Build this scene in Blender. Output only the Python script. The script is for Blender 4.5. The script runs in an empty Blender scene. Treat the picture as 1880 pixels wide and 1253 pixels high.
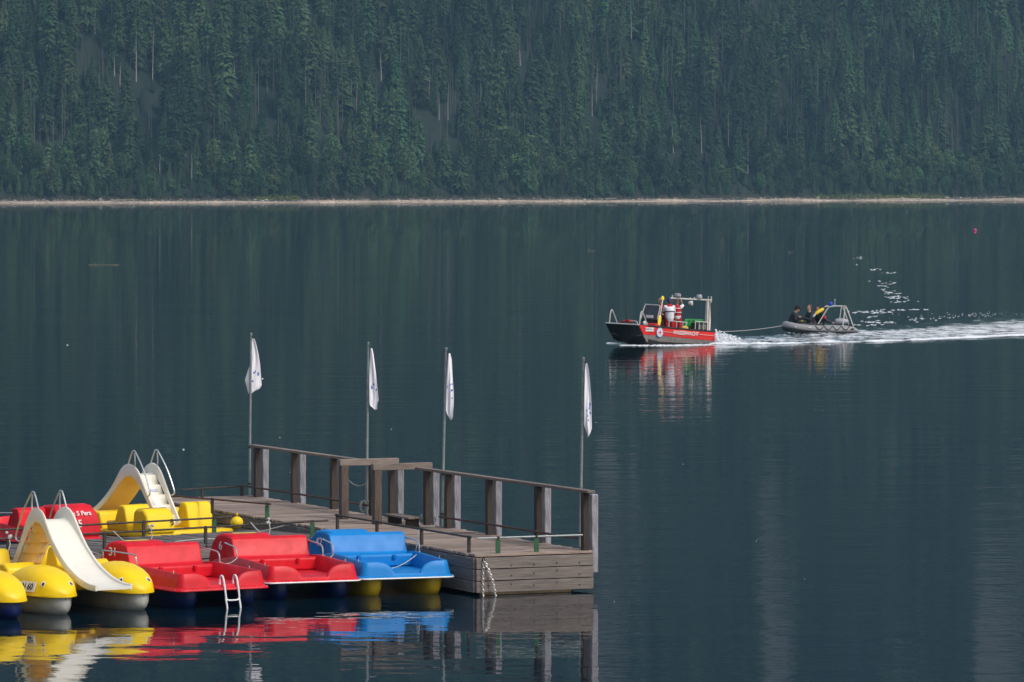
import bpy, bmesh, math, random
from mathutils import Vector, Matrix, noise
R = math.radians
S = bpy.context.scene
COL = S.collection
random.seed(7)

# ------------------------------------------------------------------ camera
F, HOR, CH = 8800.0, 342.0, 7.0          # focal length (px of a 1880 px wide picture), horizon row, camera height in m
cam = bpy.data.objects.new('camera', bpy.data.cameras.new('camera')); COL.objects.link(cam)
cam.location = (0, 0, CH); cam.rotation_euler = (R(90), 0, 0)
cam.data.sensor_width = 36; cam.data.lens = F/1880*36
cam.data.shift_y = -(1253/2-HOR)/1880
cam.data.clip_start = 1; cam.data.clip_end = 30000
S.camera = cam
# ------------------------------------------------------------------ light
SUN_EL, SUN_AZ = R(48), R(128)            # azimuth measured clockwise from +Y: behind the camera, to the right
world = bpy.data.worlds.new('World'); S.world = world; world.use_nodes = True
wn = world.node_tree; wn.nodes.clear()
wo = wn.nodes.new('ShaderNodeOutputWorld'); bg = wn.nodes.new('ShaderNodeBackground')
sky = wn.nodes.new('ShaderNodeTexSky'); sky.sky_type = 'NISHITA'; sky.sun_disc = False
sky.sun_elevation = SUN_EL; sky.sun_rotation = SUN_AZ; sky.dust_density = 3; sky.air_density = 1.2
hs = wn.nodes.new('ShaderNodeHueSaturation'); hs.inputs['Saturation'].default_value = 0.85
wn.links.new(sky.outputs[0], hs.inputs['Color']); wn.links.new(hs.outputs[0], bg.inputs[0]); wn.links.new(bg.outputs[0], wo.inputs[0])
bg.inputs[1].default_value = 0.12
sl = bpy.data.lights.new('sun', 'SUN'); sl.energy = 1.5; sl.angle = R(14); sl.color = (1, .96, .9)
sun = bpy.data.objects.new('sun', sl); COL.objects.link(sun)
sd = Vector((math.sin(SUN_AZ)*math.cos(SUN_EL), math.cos(SUN_AZ)*math.cos(SUN_EL), math.sin(SUN_EL)))
sun.rotation_euler = (-sd).to_track_quat('-Z', 'Y').to_euler()
S.view_settings.view_transform = 'Standard'; S.view_settings.look = 'None'
S.view_settings.gamma = 1; S.view_settings.use_curve_mapping = False
S.view_settings.exposure = 0.35
HAZE = 0.000073
S.render.engine = 'CYCLES'
S.cycles.volume_bounces = 0; S.cycles.max_bounces = 8

# ------------------------------------------------------------------ helpers
def at(px, py, z=0.0):
    """world point at height z seen at a pixel of the 1880x1253 photograph"""
    s = (py-HOR)/(CH-z)
    return Vector(((px-940)/s, F/s, z))

def nd(nt, t, **k):
    n = nt.nodes.new(t)
    for a, b in k.items():
        if a in n.inputs: n.inputs[a].default_value = b
        else: setattr(n, a, b)
    return n

def rgba(c): return (c[0], c[1], c[2], 1)

def mat(name, col, rough=.5, var=.12, scale=6, metal=0, stretch=None, bump=0, rnd=0, coat=0, col2=None, bscale=None, sss=0, trans=0, spec=.5):
    m = bpy.data.materials.new(name); m.use_nodes = True
    nt = m.node_tree; p = nt.nodes['Principled BSDF']
    tc = nd(nt, 'ShaderNodeTexCoord'); mp = nd(nt, 'ShaderNodeMapping')
    if stretch: mp.inputs['Scale'].default_value = stretch
    nt.links.new(tc.outputs['Object'], mp.inputs[0])
    nz = nd(nt, 'ShaderNodeTexNoise', Scale=scale, Detail=6.0, Roughness=.6)
    nt.links.new(mp.outputs[0], nz.inputs['Vector'])
    mr = nd(nt, 'ShaderNodeMapRange'); mr.inputs['From Min'].default_value = .3; mr.inputs['From Max'].default_value = .7
    nt.links.new(nz.outputs['Fac'], mr.inputs['Value'])
    mx = nd(nt, 'ShaderNodeMix', data_type='RGBA')
    c2 = col2 if col2 else tuple(x*(1-var*1.6) for x in col); c1 = col if col2 else tuple(min(1, x*(1+var*.5)) for x in col)
    mx.inputs[6].default_value = rgba(c1); mx.inputs[7].default_value = rgba(c2)
    nt.links.new(mr.outputs[0], mx.inputs[0])
    out = mx.outputs[2]
    if rnd:
        oi = nd(nt, 'ShaderNodeObjectInfo'); r2 = nd(nt, 'ShaderNodeMapRange')
        r2.inputs['To Min'].default_value = 1-rnd; r2.inputs['To Max'].default_value = 1+rnd
        nt.links.new(oi.outputs['Random'], r2.inputs['Value'])
        ml = nd(nt, 'ShaderNodeVectorMath', operation='SCALE'); nt.links.new(out, ml.inputs[0]); nt.links.new(r2.outputs[0], ml.inputs['Scale'])
        out = ml.outputs[0]
    nt.links.new(out, p.inputs['Base Color'])
    r3 = nd(nt, 'ShaderNodeMapRange'); r3.inputs['To Min'].default_value = max(0, rough-.08); r3.inputs['To Max'].default_value = min(1, rough+.12)
    nt.links.new(nz.outputs['Fac'], r3.inputs['Value']); nt.links.new(r3.outputs[0], p.inputs['Roughness'])
    p.inputs['Metallic'].default_value = metal; p.inputs['Specular IOR Level'].default_value = spec; p.inputs['Coat Weight'].default_value = coat
    if sss:
        p.inputs['Subsurface Weight'].default_value = sss; p.inputs['Subsurface Radius'].default_value = (.05, .04, .02)
    if bump:
        b = nd(nt, 'ShaderNodeBump', Distance=bump, Strength=1.0)
        if bscale:
            n2 = nd(nt, 'ShaderNodeTexNoise', Scale=bscale, Detail=4.0); nt.links.new(mp.outputs[0], n2.inputs['Vector']); nt.links.new(n2.outputs['Fac'], b.inputs['Height'])
        else: nt.links.new(nz.outputs['Fac'], b.inputs['Height'])
        nt.links.new(b.outputs[0], p.inputs['Normal'])
    return m

def foliage(name, a, b, rnd=.38, hue=.03):
    m = bpy.data.materials.new(name); m.use_nodes = True; nt = m.node_tree; p = nt.nodes['Principled BSDF']
    tc = nd(nt, 'ShaderNodeTexCoord'); nz = nd(nt, 'ShaderNodeTexNoise', Scale=.55, Detail=3.0); nt.links.new(tc.outputs['Object'], nz.inputs['Vector'])
    mr = nd(nt, 'ShaderNodeMapRange'); mr.inputs['From Min'].default_value = .35; mr.inputs['From Max'].default_value = .65
    nt.links.new(nz.outputs['Fac'], mr.inputs['Value'])
    mx = nd(nt, 'ShaderNodeMix', data_type='RGBA'); mx.inputs[6].default_value = rgba(a); mx.inputs[7].default_value = rgba(b); nt.links.new(mr.outputs[0], mx.inputs[0])
    oi = nd(nt, 'ShaderNodeObjectInfo'); hsv = nd(nt, 'ShaderNodeHueSaturation')
    r1 = nd(nt, 'ShaderNodeMapRange'); r1.inputs['To Min'].default_value = 1-rnd; r1.inputs['To Max'].default_value = 1+rnd
    pn = nd(nt, 'ShaderNodeTexNoise', Scale=.022, Detail=2.0); nt.links.new(oi.outputs['Location'], pn.inputs['Vector'])
    pr = nd(nt, 'ShaderNodeMapRange'); pr.inputs['From Min'].default_value = .35; pr.inputs['From Max'].default_value = .65; pr.inputs['To Min'].default_value = .55; pr.inputs['To Max'].default_value = 1.55; nt.links.new(pn.outputs['Fac'], pr.inputs['Value'])
    pm_ = nd(nt, 'ShaderNodeMath', operation='MULTIPLY'); nt.links.new(pr.outputs[0], pm_.inputs[1])
    nt.links.new(oi.outputs['Random'], r1.inputs['Value']); nt.links.new(r1.outputs[0], pm_.inputs[0]); nt.links.new(pm_.outputs[0], hsv.inputs['Value'])
    wn_ = nd(nt, 'ShaderNodeTexWhiteNoise', noise_dimensions='1D'); nt.links.new(oi.outputs['Random'], wn_.inputs['W'])
    r2 = nd(nt, 'ShaderNodeMapRange'); r2.inputs['To Min'].default_value = .5-hue*1.6; r2.inputs['To Max'].default_value = .5+hue
    nt.links.new(wn_.outputs['Value'], r2.inputs['Value']); nt.links.new(r2.outputs[0], hsv.inputs['Hue'])
    nt.links.new(mx.outputs[2], hsv.inputs['Color']); nt.links.new(hsv.outputs[0], p.inputs['Base Color'])
    p.inputs['Roughness'].default_value = .75; p.inputs['Specular IOR Level'].default_value = .2
    return m

class MB:
    def __init__(s): s.v = []; s.f = []
    def add(s, vs, fs, M=None):
        o = len(s.v)
        s.v += [tuple(M @ Vector(q)) if M else tuple(q) for q in vs]; s.f += [tuple(i+o for i in f) for f in fs]; return s
    def box(s, c, d, rz=0, M=None):
        x, y, z = d[0]/2, d[1]/2, d[2]/2
        T = Matrix.Translation(c) @ Matrix.Rotation(rz, 4, 'Z')
        if M: T = M @ T
        vs = [(a*x, b*y, e*z) for e in (-1, 1) for b in (-1, 1) for a in (-1, 1)]
        return s.add(vs, [(0,2,3,1),(4,5,7,6),(0,1,5,4),(2,6,7,3),(0,4,6,2),(1,3,7,5)], T)
    def beam(s, p, q, w, h, up=(0, 0, 1)):
        p = Vector(p); q = Vector(q); d = (q-p).normalized(); sd_ = d.cross(Vector(up))
        if sd_.length < 1e-4: sd_ = d.cross(Vector((1, 0, 0)))
        sd_.normalize(); u = sd_.cross(d)
        vs = [e + sd_*a*w/2 + u*b*h/2 for e in (p, q) for a, b in ((-1,-1),(1,-1),(1,1),(-1,1))]
        return s.add(vs, [(0,1,2,3),(7,6,5,4),(0,4,5,1),(1,5,6,2),(2,6,7,3),(3,7,4,0)])
    def tube(s, pts, r, n=8, closed=False):
        pts = [Vector(p) for p in pts]; rr = r if isinstance(r, (list, tuple)) else [r]*len(pts)
        rings = []; prev = None; N = len(pts)
        for i, p in enumerate(pts):
            a = pts[(i-1) % N] if (closed or i) else p; b = pts[(i+1) % N] if (closed or i < N-1) else p
            d = (b-a); d = d.normalized() if d.length > 1e-9 else Vector((0, 0, 1))
            if prev is None:
                prev = d.cross(Vector((0, 0, 1)))
                if prev.length < .01: prev = d.cross(Vector((1, 0, 0)))
            prev = (prev - d*prev.dot(d)).normalized(); w = d.cross(prev)
            rings.append([p + (prev*math.cos(t)+w*math.sin(t))*rr[i] for t in [2*math.pi*k/n for k in range(n)]])
        vs = [v for r_ in rings for v in r_]; fs = []
        for i in range(N if closed else N-1):
            j = (i+1) % N
            for k in range(n): fs.append((i*n+k, i*n+(k+1) % n, j*n+(k+1) % n, j*n+k))
        if not closed: fs += [tuple(range(n))[::-1], tuple((N-1)*n+k for k in range(n))]
        return s.add(vs, fs)
    def caps(s, p, q, r0, r1, n=10):
        p = Vector(p); q = Vector(q); d = q-p; L = max(d.length, 1e-5); d = d/L
        pts = []; rr = []
        for a in (85, 60, 30): pts.append(p-d*r0*math.sin(R(a))); rr.append(r0*math.cos(R(a)))
        pts += [p, q]; rr += [r0, r1]
        for a in (30, 60, 85): pts.append(q+d*r1*math.sin(R(a))); rr.append(r1*math.cos(R(a)))
        return s.tube(pts, rr, n)
    def ball(s, c, r, n=12, m=8):
        if not isinstance(r, (tuple, list)): r = (r, r, r)
        vs = [(c[0], c[1], c[2]-r[2])]; fs = []
        for i in range(1, m):
            a = -math.pi/2+math.pi*i/m
            for k in range(n):
                t = 2*math.pi*k/n; vs.append((c[0]+r[0]*math.cos(a)*math.cos(t), c[1]+r[1]*math.cos(a)*math.sin(t), c[2]+r[2]*math.sin(a)))
        vs.append((c[0], c[1], c[2]+r[2])); e = len(vs)-1
        for k in range(n):
            fs.append((0, 1+(k+1) % n, 1+k)); fs.append((e, e-n+k, e-n+(k+1) % n))
            for i in range(m-2): a = 1+i*n; fs.append((a+k, a+(k+1) % n, a+n+(k+1) % n, a+n+k))
        return s.add(vs, fs)
    def loft(s, rings, closed=True, capped=True):
        n = len(rings[0]); vs = [v for r_ in rings for v in r_]; fs = []
        for i in range(len(rings)-1):
            for k in range(n if closed else n-1): fs.append((i*n+k, i*n+(k+1) % n, (i+1)*n+(k+1) % n, (i+1)*n+k))
        if capped: fs += [tuple(range(n))[::-1], tuple((len(rings)-1)*n+k for k in range(n))]
        return s.add(vs, fs)
    def prism(s, poly, y0, y1):
        """polygon in x,z pushed along y"""
        return s.loft([[(x, y0, z) for x, z in poly], [(x, y1, z) for x, z in poly]])
    def build(s, name, m, parent=None, smooth=False, bevel=0, seg=2, sub=0, remesh=0, recalc=True):
        me = bpy.data.meshes.new(name); me.from_pydata([tuple(v) for v in s.v], [], s.f)
        if recalc:
            bm = bmesh.new(); bm.from_mesh(me); bmesh.ops.recalc_face_normals(bm, faces=bm.faces); bm.to_mesh(me); bm.free()
        if m: me.materials.append(m)
        o = bpy.data.objects.new(name, me); COL.objects.link(o); o.parent = parent
        if remesh:
            r_ = o.modifiers.new('r', 'REMESH'); r_.mode = 'VOXEL'; r_.voxel_size = remesh; r_.use_smooth_shade = True
            q = o.modifiers.new('s', 'SMOOTH'); q.factor = .5; q.iterations = 3
        if bevel:
            b = o.modifiers.new('b', 'BEVEL'); b.width = bevel; b.segments = seg; b.limit_method = 'ANGLE'; b.angle_limit = R(40)
            smooth = True
        if sub:
            b = o.modifiers.new('u', 'SUBSURF'); b.levels = sub; b.render_levels = sub
        if smooth:
            for p in me.polygons: p.use_smooth = True
            if not sub and not remesh:
                try: me.set_sharp_from_angle(angle=R(42))
                except Exception: pass
        return o

def tag(o, label=None, cat=None, group=None, kind=None):
    if label: o['label'] = label
    if cat: o['category'] = cat
    if group: o['group'] = group
    if kind: o['kind'] = kind
    return o
def thing(name, label, cat, loc=(0, 0, 0), rz=0, group=None):
    o = bpy.data.objects.new(name, None); COL.objects.link(o); o.empty_display_size = .3
    o.location = loc; o.rotation_euler = (0, 0, rz); return tag(o, label, cat, group)
def link_copy(o, parent=None):
    c = o.copy(); COL.objects.link(c); c.parent = parent; return c
def kids(root): return [o for o in root.children]
def text(body, size, M, m, parent, name='lettering', ext=.002, sx=1):
    cu = bpy.data.curves.new(name, 'FONT'); cu.body = body; cu.size = size; cu.extrude = ext; cu.align_x = 'CENTER'; cu.align_y = 'CENTER'; cu.offset = size*.012
    t = bpy.data.objects.new(name, cu); me = bpy.data.meshes.new_from_object(t); bpy.data.objects.remove(t)
    me.materials.clear(); me.materials.append(m); me.transform(M @ Matrix.Diagonal((sx, 1, 1, 1)))
    o = bpy.data.objects.new(name, me); COL.objects.link(o); o.parent = parent; return o
def frame(loc, xdir, ydir):
    x = Vector(xdir).normalized(); z = x.cross(Vector(ydir)).normalized(); y = z.cross(x)
    return Matrix(((x.x, y.x, z.x, loc[0]), (x.y, y.y, z.y, loc[1]), (x.z, y.z, z.z, loc[2]), (0, 0, 0, 1)))
def lerp(a, b, t): return a+(b-a)*t
def interp(tab, x):
    if x <= tab[0][0]: return tab[0][1]
    for (a, b), (c, d) in zip(tab, tab[1:]):
        if x <= c: return lerp(b, d, (x-a)/(c-a))
    return tab[-1][1]
def curve_pts(pts, n=6):
    """Catmull-Rom through points"""
    P = [Vector(p) for p in pts]; P = [P[0]*2-P[1]]+P+[P[-1]*2-P[-2]]; out = []
    for i in range(1, len(P)-2):
        for k in range(n):
            t = k/n; a, b, c, d = P[i-1:i+3]
            out.append(.5*((2*b)+(c-a)*t+(2*a-5*b+4*c-d)*t*t+(3*b-3*c+d-a)*t**3))
    out.append(P[-2]); return out

# ------------------------------------------------------------------ materials
RED = mat('red_plastic', (.66, .008, .02), .42, .16, 4, spec=.28)
BLUE = mat('blue_plastic', (.004, .21, .58), .42, .10, 3, spec=.25)
YEL = mat('yellow_plastic', (.93, .62, .006), .38, .07, 3, spec=.35)
CREAM = mat('white_slide_plastic', (.80, .76, .66), .4, .05, 4)
CREAM_BOUNCE = mat('slide_painted_bounce', (.86, .64, .34), .5, .06, 4)  # white plastic with yellow bounce and show-through light painted into its colour
NAVY = mat('dark_blue_hull', (.003, .012, .085), .4, .2, 5)
YHULL = mat('yellow_hull', (.55, .38, .01), .4, .15, 5)
WHULL = mat('pale_grey_hull', (.42, .42, .38), .45, .15, 4)
WHITE = mat('white_paint', (.78, .78, .77), .4, .05, 8)
STEEL = mat('steel_tube', (.62, .62, .60), .3, .1, 30, metal=.8)
GALV = mat('galvanised_pole', (.30, .33, .33), .5, .2, 12, metal=.5)
BLACK = mat('black_rubber', (.012, .012, .013), .6, .2, 20)
WOOD = mat('weathered_planks', (.36, .275, .225), .85, .3, 5, stretch=(6, .7, 6), bump=.008, rnd=.3, col2=(.17, .125, .10))
WOODX = mat('weathered_boards', (.25, .215, .195), .85, .3, 5, stretch=(.6, 6, 9), bump=.006, rnd=.2, col2=(.10, .085, .078))
POSTW = mat('brown_post_wood', (.070, .050, .040), .85, .3, 5, stretch=(7, 7, .7), bump=.005, rnd=.25, col2=(.034, .024, .02))
RAILW = mat('grey_rail_wood', (.24, .19, .16), .85, .3, 5, stretch=(.7, 7, 7), bump=.004, rnd=.15, col2=(.15, .115, .095))
SHEET = mat('grey_plastic_sheet', (.31, .30, .33), .42, .2, 5, bump=.06, bscale=4, rnd=.12, stretch=(3, 3, .8))
WOODY = mat('weathered_end_boards', (.26, .218, .19), .85, .3, 5, stretch=(6, .5, 9), bump=.006, rnd=.2, col2=(.12, .098, .088))
RAILY = mat('grey_beam_wood', (.27, .22, .19), .85, .3, 5, stretch=(7, .6, 7), bump=.004, rnd=.15, col2=(.14, .108, .09))
RUST = mat('rusty_pipe', (.13, .065, .045), .7, .4, 14, metal=.3, col2=(.06, .04, .034))
IRON = mat('dark_pipe', (.075, .062, .055), .6, .4, 14, metal=.4)
GREENP = mat('green_bracket', (.03, .12, .05), .6, .3, 20)
FLOATM = mat('algae_float_timber', (.07, .045, .015), .7, .4, 5, stretch=(.6, 4, 4))
ROPE = mat('pale_rope', (.5, .49, .45), .9, .2, 60)
FLAG = mat('white_flag_cloth', (.88, .86, .90), .85, .03, 6)
FLAGB = mat('blue_flag_print', (.10, .2, .62), .85, .1, 10)

# ------------------------------------------------------------------ water
def water_nodes(nt):
    p = nt.nodes['Principled BSDF']
    p.inputs['Base Color'].default_value = (.002, .012, .022, 1); p.inputs['Roughness'].default_value = .012; p.inputs['IOR'].default_value = 1.27
    g = nd(nt, 'ShaderNodeNewGeometry')
    m1 = nd(nt, 'ShaderNodeMapping'); m1.inputs['Scale'].default_value = (1.3, 2.2, 1); nt.links.new(g.outputs['Position'], m1.inputs[0])
    n1 = nd(nt, 'ShaderNodeTexNoise', Scale=1.0, Detail=3.0, Roughness=.45); nt.links.new(m1.outputs[0], n1.inputs['Vector'])
    m2 = nd(nt, 'ShaderNodeMapping'); m2.inputs['Scale'].default_value = (.16, .42, 1); nt.links.new(g.outputs['Position'], m2.inputs[0])
    n2 = nd(nt, 'ShaderNodeTexNoise', Scale=1.0, Detail=2.0); nt.links.new(m2.outputs[0], n2.inputs['Vector'])
    # ruffled and calm areas of the lake
    m3 = nd(nt, 'ShaderNodeMapping'); m3.inputs['Scale'].default_value = (.011, .03, 1); m3.inputs['Location'].default_value = (3.1, 1.7, 0); nt.links.new(g.outputs['Position'], m3.inputs[0])
    n3 = nd(nt, 'ShaderNodeTexNoise', Scale=1.0, Detail=3.0); nt.links.new(m3.outputs[0], n3.inputs['Vector'])
    r = nd(nt, 'ShaderNodeMapRange'); r.inputs['From Min'].default_value = .38; r.inputs['From Max'].default_value = .66; r.inputs['To Min'].default_value = .35; r.inputs['To Max'].default_value = 1.25
    nt.links.new(n3.outputs['Fac'], r.inputs['Value'])
    sp = nd(nt, 'ShaderNodeSeparateXYZ'); nt.links.new(g.outputs['Position'], sp.inputs[0])
    k1 = nd(nt, 'ShaderNodeMath', operation='MULTIPLY_ADD'); k1.inputs[1].default_value = -.87; nt.links.new(sp.outputs[0], k1.inputs[0]); nt.links.new(sp.outputs[1], k1.inputs[2])
    k2 = nd(nt, 'ShaderNodeMapRange'); k2.inputs['From Min'].default_value = 1480; k2.inputs['From Max'].default_value = 1650; k2.inputs['To Min'].default_value = 0; k2.inputs['To Max'].default_value = 5; nt.links.new(k1.outputs[0], k2.inputs['Value'])
    k3 = nd(nt, 'ShaderNodeMath', operation='ADD'); nt.links.new(r.outputs[0], k3.inputs[0]); nt.links.new(k2.outputs[0], k3.inputs[1])
    mu = nd(nt, 'ShaderNodeMath', operation='MULTIPLY'); nt.links.new(n1.outputs['Fac'], mu.inputs[0]); nt.links.new(k3.outputs[0], mu.inputs[1])
    b1 = nd(nt, 'ShaderNodeBump', Strength=1.0, Distance=.0072); nt.links.new(mu.outputs[0], b1.inputs['Height'])
    b2 = nd(nt, 'ShaderNodeBump', Strength=1.0, Distance=.02); nt.links.new(n2.outputs['Fac'], b2.inputs['Height']); nt.links.new(b1.outputs[0], b2.inputs['Normal'])
    nt.links.new(b2.outputs[0], p.inputs['Normal'])
    return p, g
WATER = bpy.data.materials.new('lake_water'); WATER.use_nodes = True; water_nodes(WATER.node_tree)
w = MB(); w.add([(-2590, -290, 0), (2590, -290, 0), (2590, 4190, 0), (-2590, 4190, 0)], [(0, 1, 2, 3)])
tag(w.build('lake_water', WATER), kind='structure')

# ------------------------------------------------------------------ far shore, hillside
SH = [(-1500, 1500), (-700, 1700), (-206, 1925), (-86, 1987), (0, 2085), (90, 2185), (248, 2320), (500, 2470), (1600, 3000)]
def yshore(x): return interp(SH, x) + 5*noise.noise(Vector((x*.02, 0, 3))) + 1.6*noise.noise(Vector((x*.11, 0, 9)))
def hill(x, d):
    if d < 0: return d*.18
    n = noise.noise(Vector((x*.012, d*.004, 1.3)))
    if d < 12: z = d*.15
    else: z = 1.8+(d-12)*.56*(1+.14*n)
    if d > 700: z -= (d-700)**2*.0006
    if d > 12: z += min(1, (d-12)/40)*(11*noise.noise(Vector((x*.014+d*.008, d*.010, 5)))+2.2*noise.noise(Vector((x*.07, d*.05, 8))))
    return max(z, .1 if d < 12 else 1.5)
GULL = [(.022, .014), (.105, .02), (.056, .010), (.082, .007)]    # bare rock gullies high on the slope (direction x/y, half width)
def gully(x, y, z):
    if z < 120: return 0
    t = x/y+.003*noise.noise(Vector((z*.04, 0, 0)))
    for c, wd in GULL:
        if abs(t-c) < wd*.42 and noise.noise(Vector((x*.03, z*.035, c*99))) > .0: return 1
    return 0
xs = [-1100+i*16 for i in range(42)]+[-420+i*3.5 for i in range(260)]+[498+i*16 for i in range(45)]
ds = [-60, -20, -6, -2, 0, 1, 2, 3, 4, 5, 6, 7, 8, 9, 10, 12, 14, 18, 24]+[32+10*i for i in range(110)]
tm = MB(); vs = []
for d in ds:
    for x in xs: vs.append((x, yshore(x)+d, hill(x, d)))
n = len(xs); tm.add(vs, [(j*n+i, j*n+i+1, (j+1)*n+i+1, (j+1)*n+i) for j in range(len(ds)-1) for i in range(n-1)])
#
HM = bpy.data.materials.new('hillside_soil'); HM.use_nodes = True; nt = HM.node_tree; p = nt.nodes['Principled BSDF']
a = nd(nt, 'ShaderNodeAttribute', attribute_name='kind_col', attribute_type='GEOMETRY')
nz = nd(nt, 'ShaderNodeTexNoise', Scale=.35, Detail=8.0); g = nd(nt, 'ShaderNodeNewGeometry'); nt.links.new(g.outputs['Position'], nz.inputs['Vector'])
mr = nd(nt, 'ShaderNodeMapRange'); mr.inputs['From Min'].default_value = .3; mr.inputs['From Max'].default_value = .7; mr.inputs['To Min'].default_value = .6; mr.inputs['To Max'].default_value = 1.3
nt.links.new(nz.outputs['Fac'], mr.inputs['Value']); ml = nd(nt, 'ShaderNodeVectorMath', operation='SCALE')
nt.links.new(a.outputs['Color'], ml.inputs[0]); nt.links.new(mr.outputs[0], ml.inputs['Scale']); nt.links.new(ml.outputs[0], p.inputs['Base Color']); p.inputs['Roughness'].default_value = .95
ho = tm.build('hillside', HM, smooth=True, recalc=False); tag(ho, kind='structure')
ca = ho.data.color_attributes.new('kind_col', 'FLOAT_COLOR', 'POINT')
for i, v in enumerate(ho.data.vertices):
    x, y, z = v.co; d = y-yshore(x)
    if d < 5.8+4.5*noise.noise(Vector((x*.035, 0, 6))): c = tuple(q*(.9+.7*noise.noise(Vector((x*.06, d*.35, 2)))) for q in (.46, .36, .27))
    elif d < 12.2: c = (.05, .045, .028)
    elif gully(x, y, z): c = (.052, .052, .046)
    else: c = (.008, .014, .006) if noise.noise(Vector((x*.011+4, d*.016, 27))) < .72 else (.04, .055, .02)
    ca.data[i].color = (*c, 1)
# low bank scrub
SPR = [foliage('spruce_needles_dark', (.018, .040, .016), (.036, .068, .024)), foliage('spruce_needles', (.026, .054, .020), (.046, .080, .030))]
LEAF = [foliage('broadleaf_green', (.034, .080, .028), (.064, .122, .038)), foliage('beech_leaves', (.036, .068, .025), (.066, .105, .035))]
BARK = mat('grey_bark', (.085, .075, .065), .9, .3, .5, rnd=.75)
PALE = mat('bleached_dead_wood', (.34, .30, .26), .9, .2, .5, rnd=.15)
SCRUB = foliage('shore_scrub', (.035, .06, .022), (.09, .055, .032), .2)
GRASSM = foliage('reed_grass', (.09, .15, .03), (.13, .18, .04), .2)

def rnd_tri(m, c, sz, up=.4):
    """small leaf clump: one bent quad"""
    a = Vector((random.gauss(0, 1), random.gauss(0, 1), random.gauss(0, up))).normalized()
    b = a.cross(Vector((random.gauss(0, 1), random.gauss(0, 1), random.gauss(0, 1)))).normalized()
    c = Vector(c); m.add([c+a*sz, c+b*sz*.6, c-a*sz*.9, c-b*sz*.5], [(0, 1, 2), (0, 2, 3)])
def spruce_crown(h, r, base, seed, sparse=1.0):
    random.seed(seed); m = MB(); z = base; lop = random.uniform(0, 6.28)
    while z < h*.985:
        t = (z-base)/(h-base); rr = r*((1-t)**.72)*(.55+.45*min(1, t*6+.25))*random.uniform(.75, 1.15)+.12
        for k in range(int(8+6*sparse*(1-t))):
            a = random.uniform(0, 6.283); L = rr*random.uniform(.65, 1.2)*(1+.2*math.cos(a-lop)); ux, uy = math.cos(a), math.sin(a)
            w_ = L*.19+.10; drop = L*random.uniform(.22, .6)
            zz = z+random.uniform(-.2, .2)
            p0 = (ux*.08, uy*.08, zz); p1 = (ux*L*.55-uy*w_, uy*L*.55+ux*w_, zz-drop*.35-.15); p2 = (ux*L*.55+uy*w_, uy*L*.55-ux*w_, zz-drop*.35-.15); p3 = (ux*L, uy*L, zz-drop)
            pm = (ux*L*.6, uy*L*.6, zz-drop*.2+.08)
            hg = (ux*L*.5, uy*L*.5, zz-drop*.5-.75)
            m.add([p0, p1, p3, p2, pm, hg], [(0, 1, 4), (1, 3, 2+2), (4, 2, 3), (4, 3, 0), (0, 2, 5), (1, 5, 3)] if False else [(0, 1, 4), (1, 2, 4), (2, 3, 4), (3, 0, 4), (0, 5, 2)])
        z += random.uniform(.42, .62)*(1 if sparse > .8 else 1.4)
    return m
def leaf_crown(h, r, base, seed):
    random.seed(seed); m = MB(); lobes = []
    for k in range(11):
        t = random.random(); zz = lerp(base+(h-base)*.12, h-(h-base)*.16, t); q = r*.62*math.sin(math.pi*(.18+.72*t))
        a = random.uniform(0, 6.28); lobes.append((Vector((math.cos(a)*q, math.sin(a)*q, zz)), r*random.uniform(.34, .58)))
    for c, lr in lobes:
        for k in range(150):
            d = Vector((random.gauss(0, 1), random.gauss(0, 1), random.gauss(0, 1))).normalized()
            if d.z < -.55: continue
            rnd_tri(m, c+d*lr*random.uniform(.72, 1.1), random.uniform(.3, .62))
    return m
def trunk_mb(h, r, seed, stubs=0, lean=0):
    random.seed(seed); m = MB(); pts = []; rr = []
    for i in range(7):
        t = i/6; pts.append((lean*t*t*h*.1+random.uniform(-.05, .05), random.uniform(-.05, .05), t*h-.3)); rr.append(max(.03, r*(1-t*.9)))
    m.tube(pts, rr, 6)
    for k in range(stubs):
        z = random.uniform(.35, .97)*h; a = random.uniform(0, 6.28); L = random.uniform(.4, 1.3)
        m.tube([(0, 0, z), (math.cos(a)*L, math.sin(a)*L, z+random.uniform(-.2, .3))], [.05, .015], 4)
    return m
protos = []   # (kind, crown mesh, trunk mesh, height)
PK = []
def proto(kind, cm, tm_, cmat, tmat):
    c = None
    if cm: c = cm.build('crown', cmat, recalc=False)
    t = tm_.build('trunk', tmat, smooth=True); PK.append((kind, c, t))
for i in range(5):
    h = [24, 27, 21, 25, 29][i]; proto('spruce', spruce_crown(h, [4.8, 5.4, 4.5, 5.8, 4.9][i], [2.5, 4, 1.5, 5, 3][i], 20+i), trunk_mb(h*.97, .24, i), SPR[i % 2], BARK)
for i in range(3):
    h = [30, 27, 31][i]; proto('tall', spruce_crown(h, [4.5, 4.2, 4.8][i], [9, 7, 11][i], 40+i, .9), trunk_mb(h*.97, .3, 10+i, 14), SPR[(i+1) % 2], BARK)
for i in range(3):
    h = [14, 17, 12][i]; proto('leaf', leaf_crown(h, [4.2, 4.6, 4.0][i], [1.5, 3, 1][i], 60+i), trunk_mb(h*.8, .25, 20+i), LEAF[i % 2], BARK)
for i in range(3):
    h = [17, 13, 21][i]; proto('snag', None, trunk_mb(h, .24, 30+i, 9, [0, .5, -.3][i]), None, PALE)
IDX = {k: [i for i, q in enumerate(PK) if q[0] == k] for k in ('spruce', 'tall', 'leaf', 'snag')}

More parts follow.
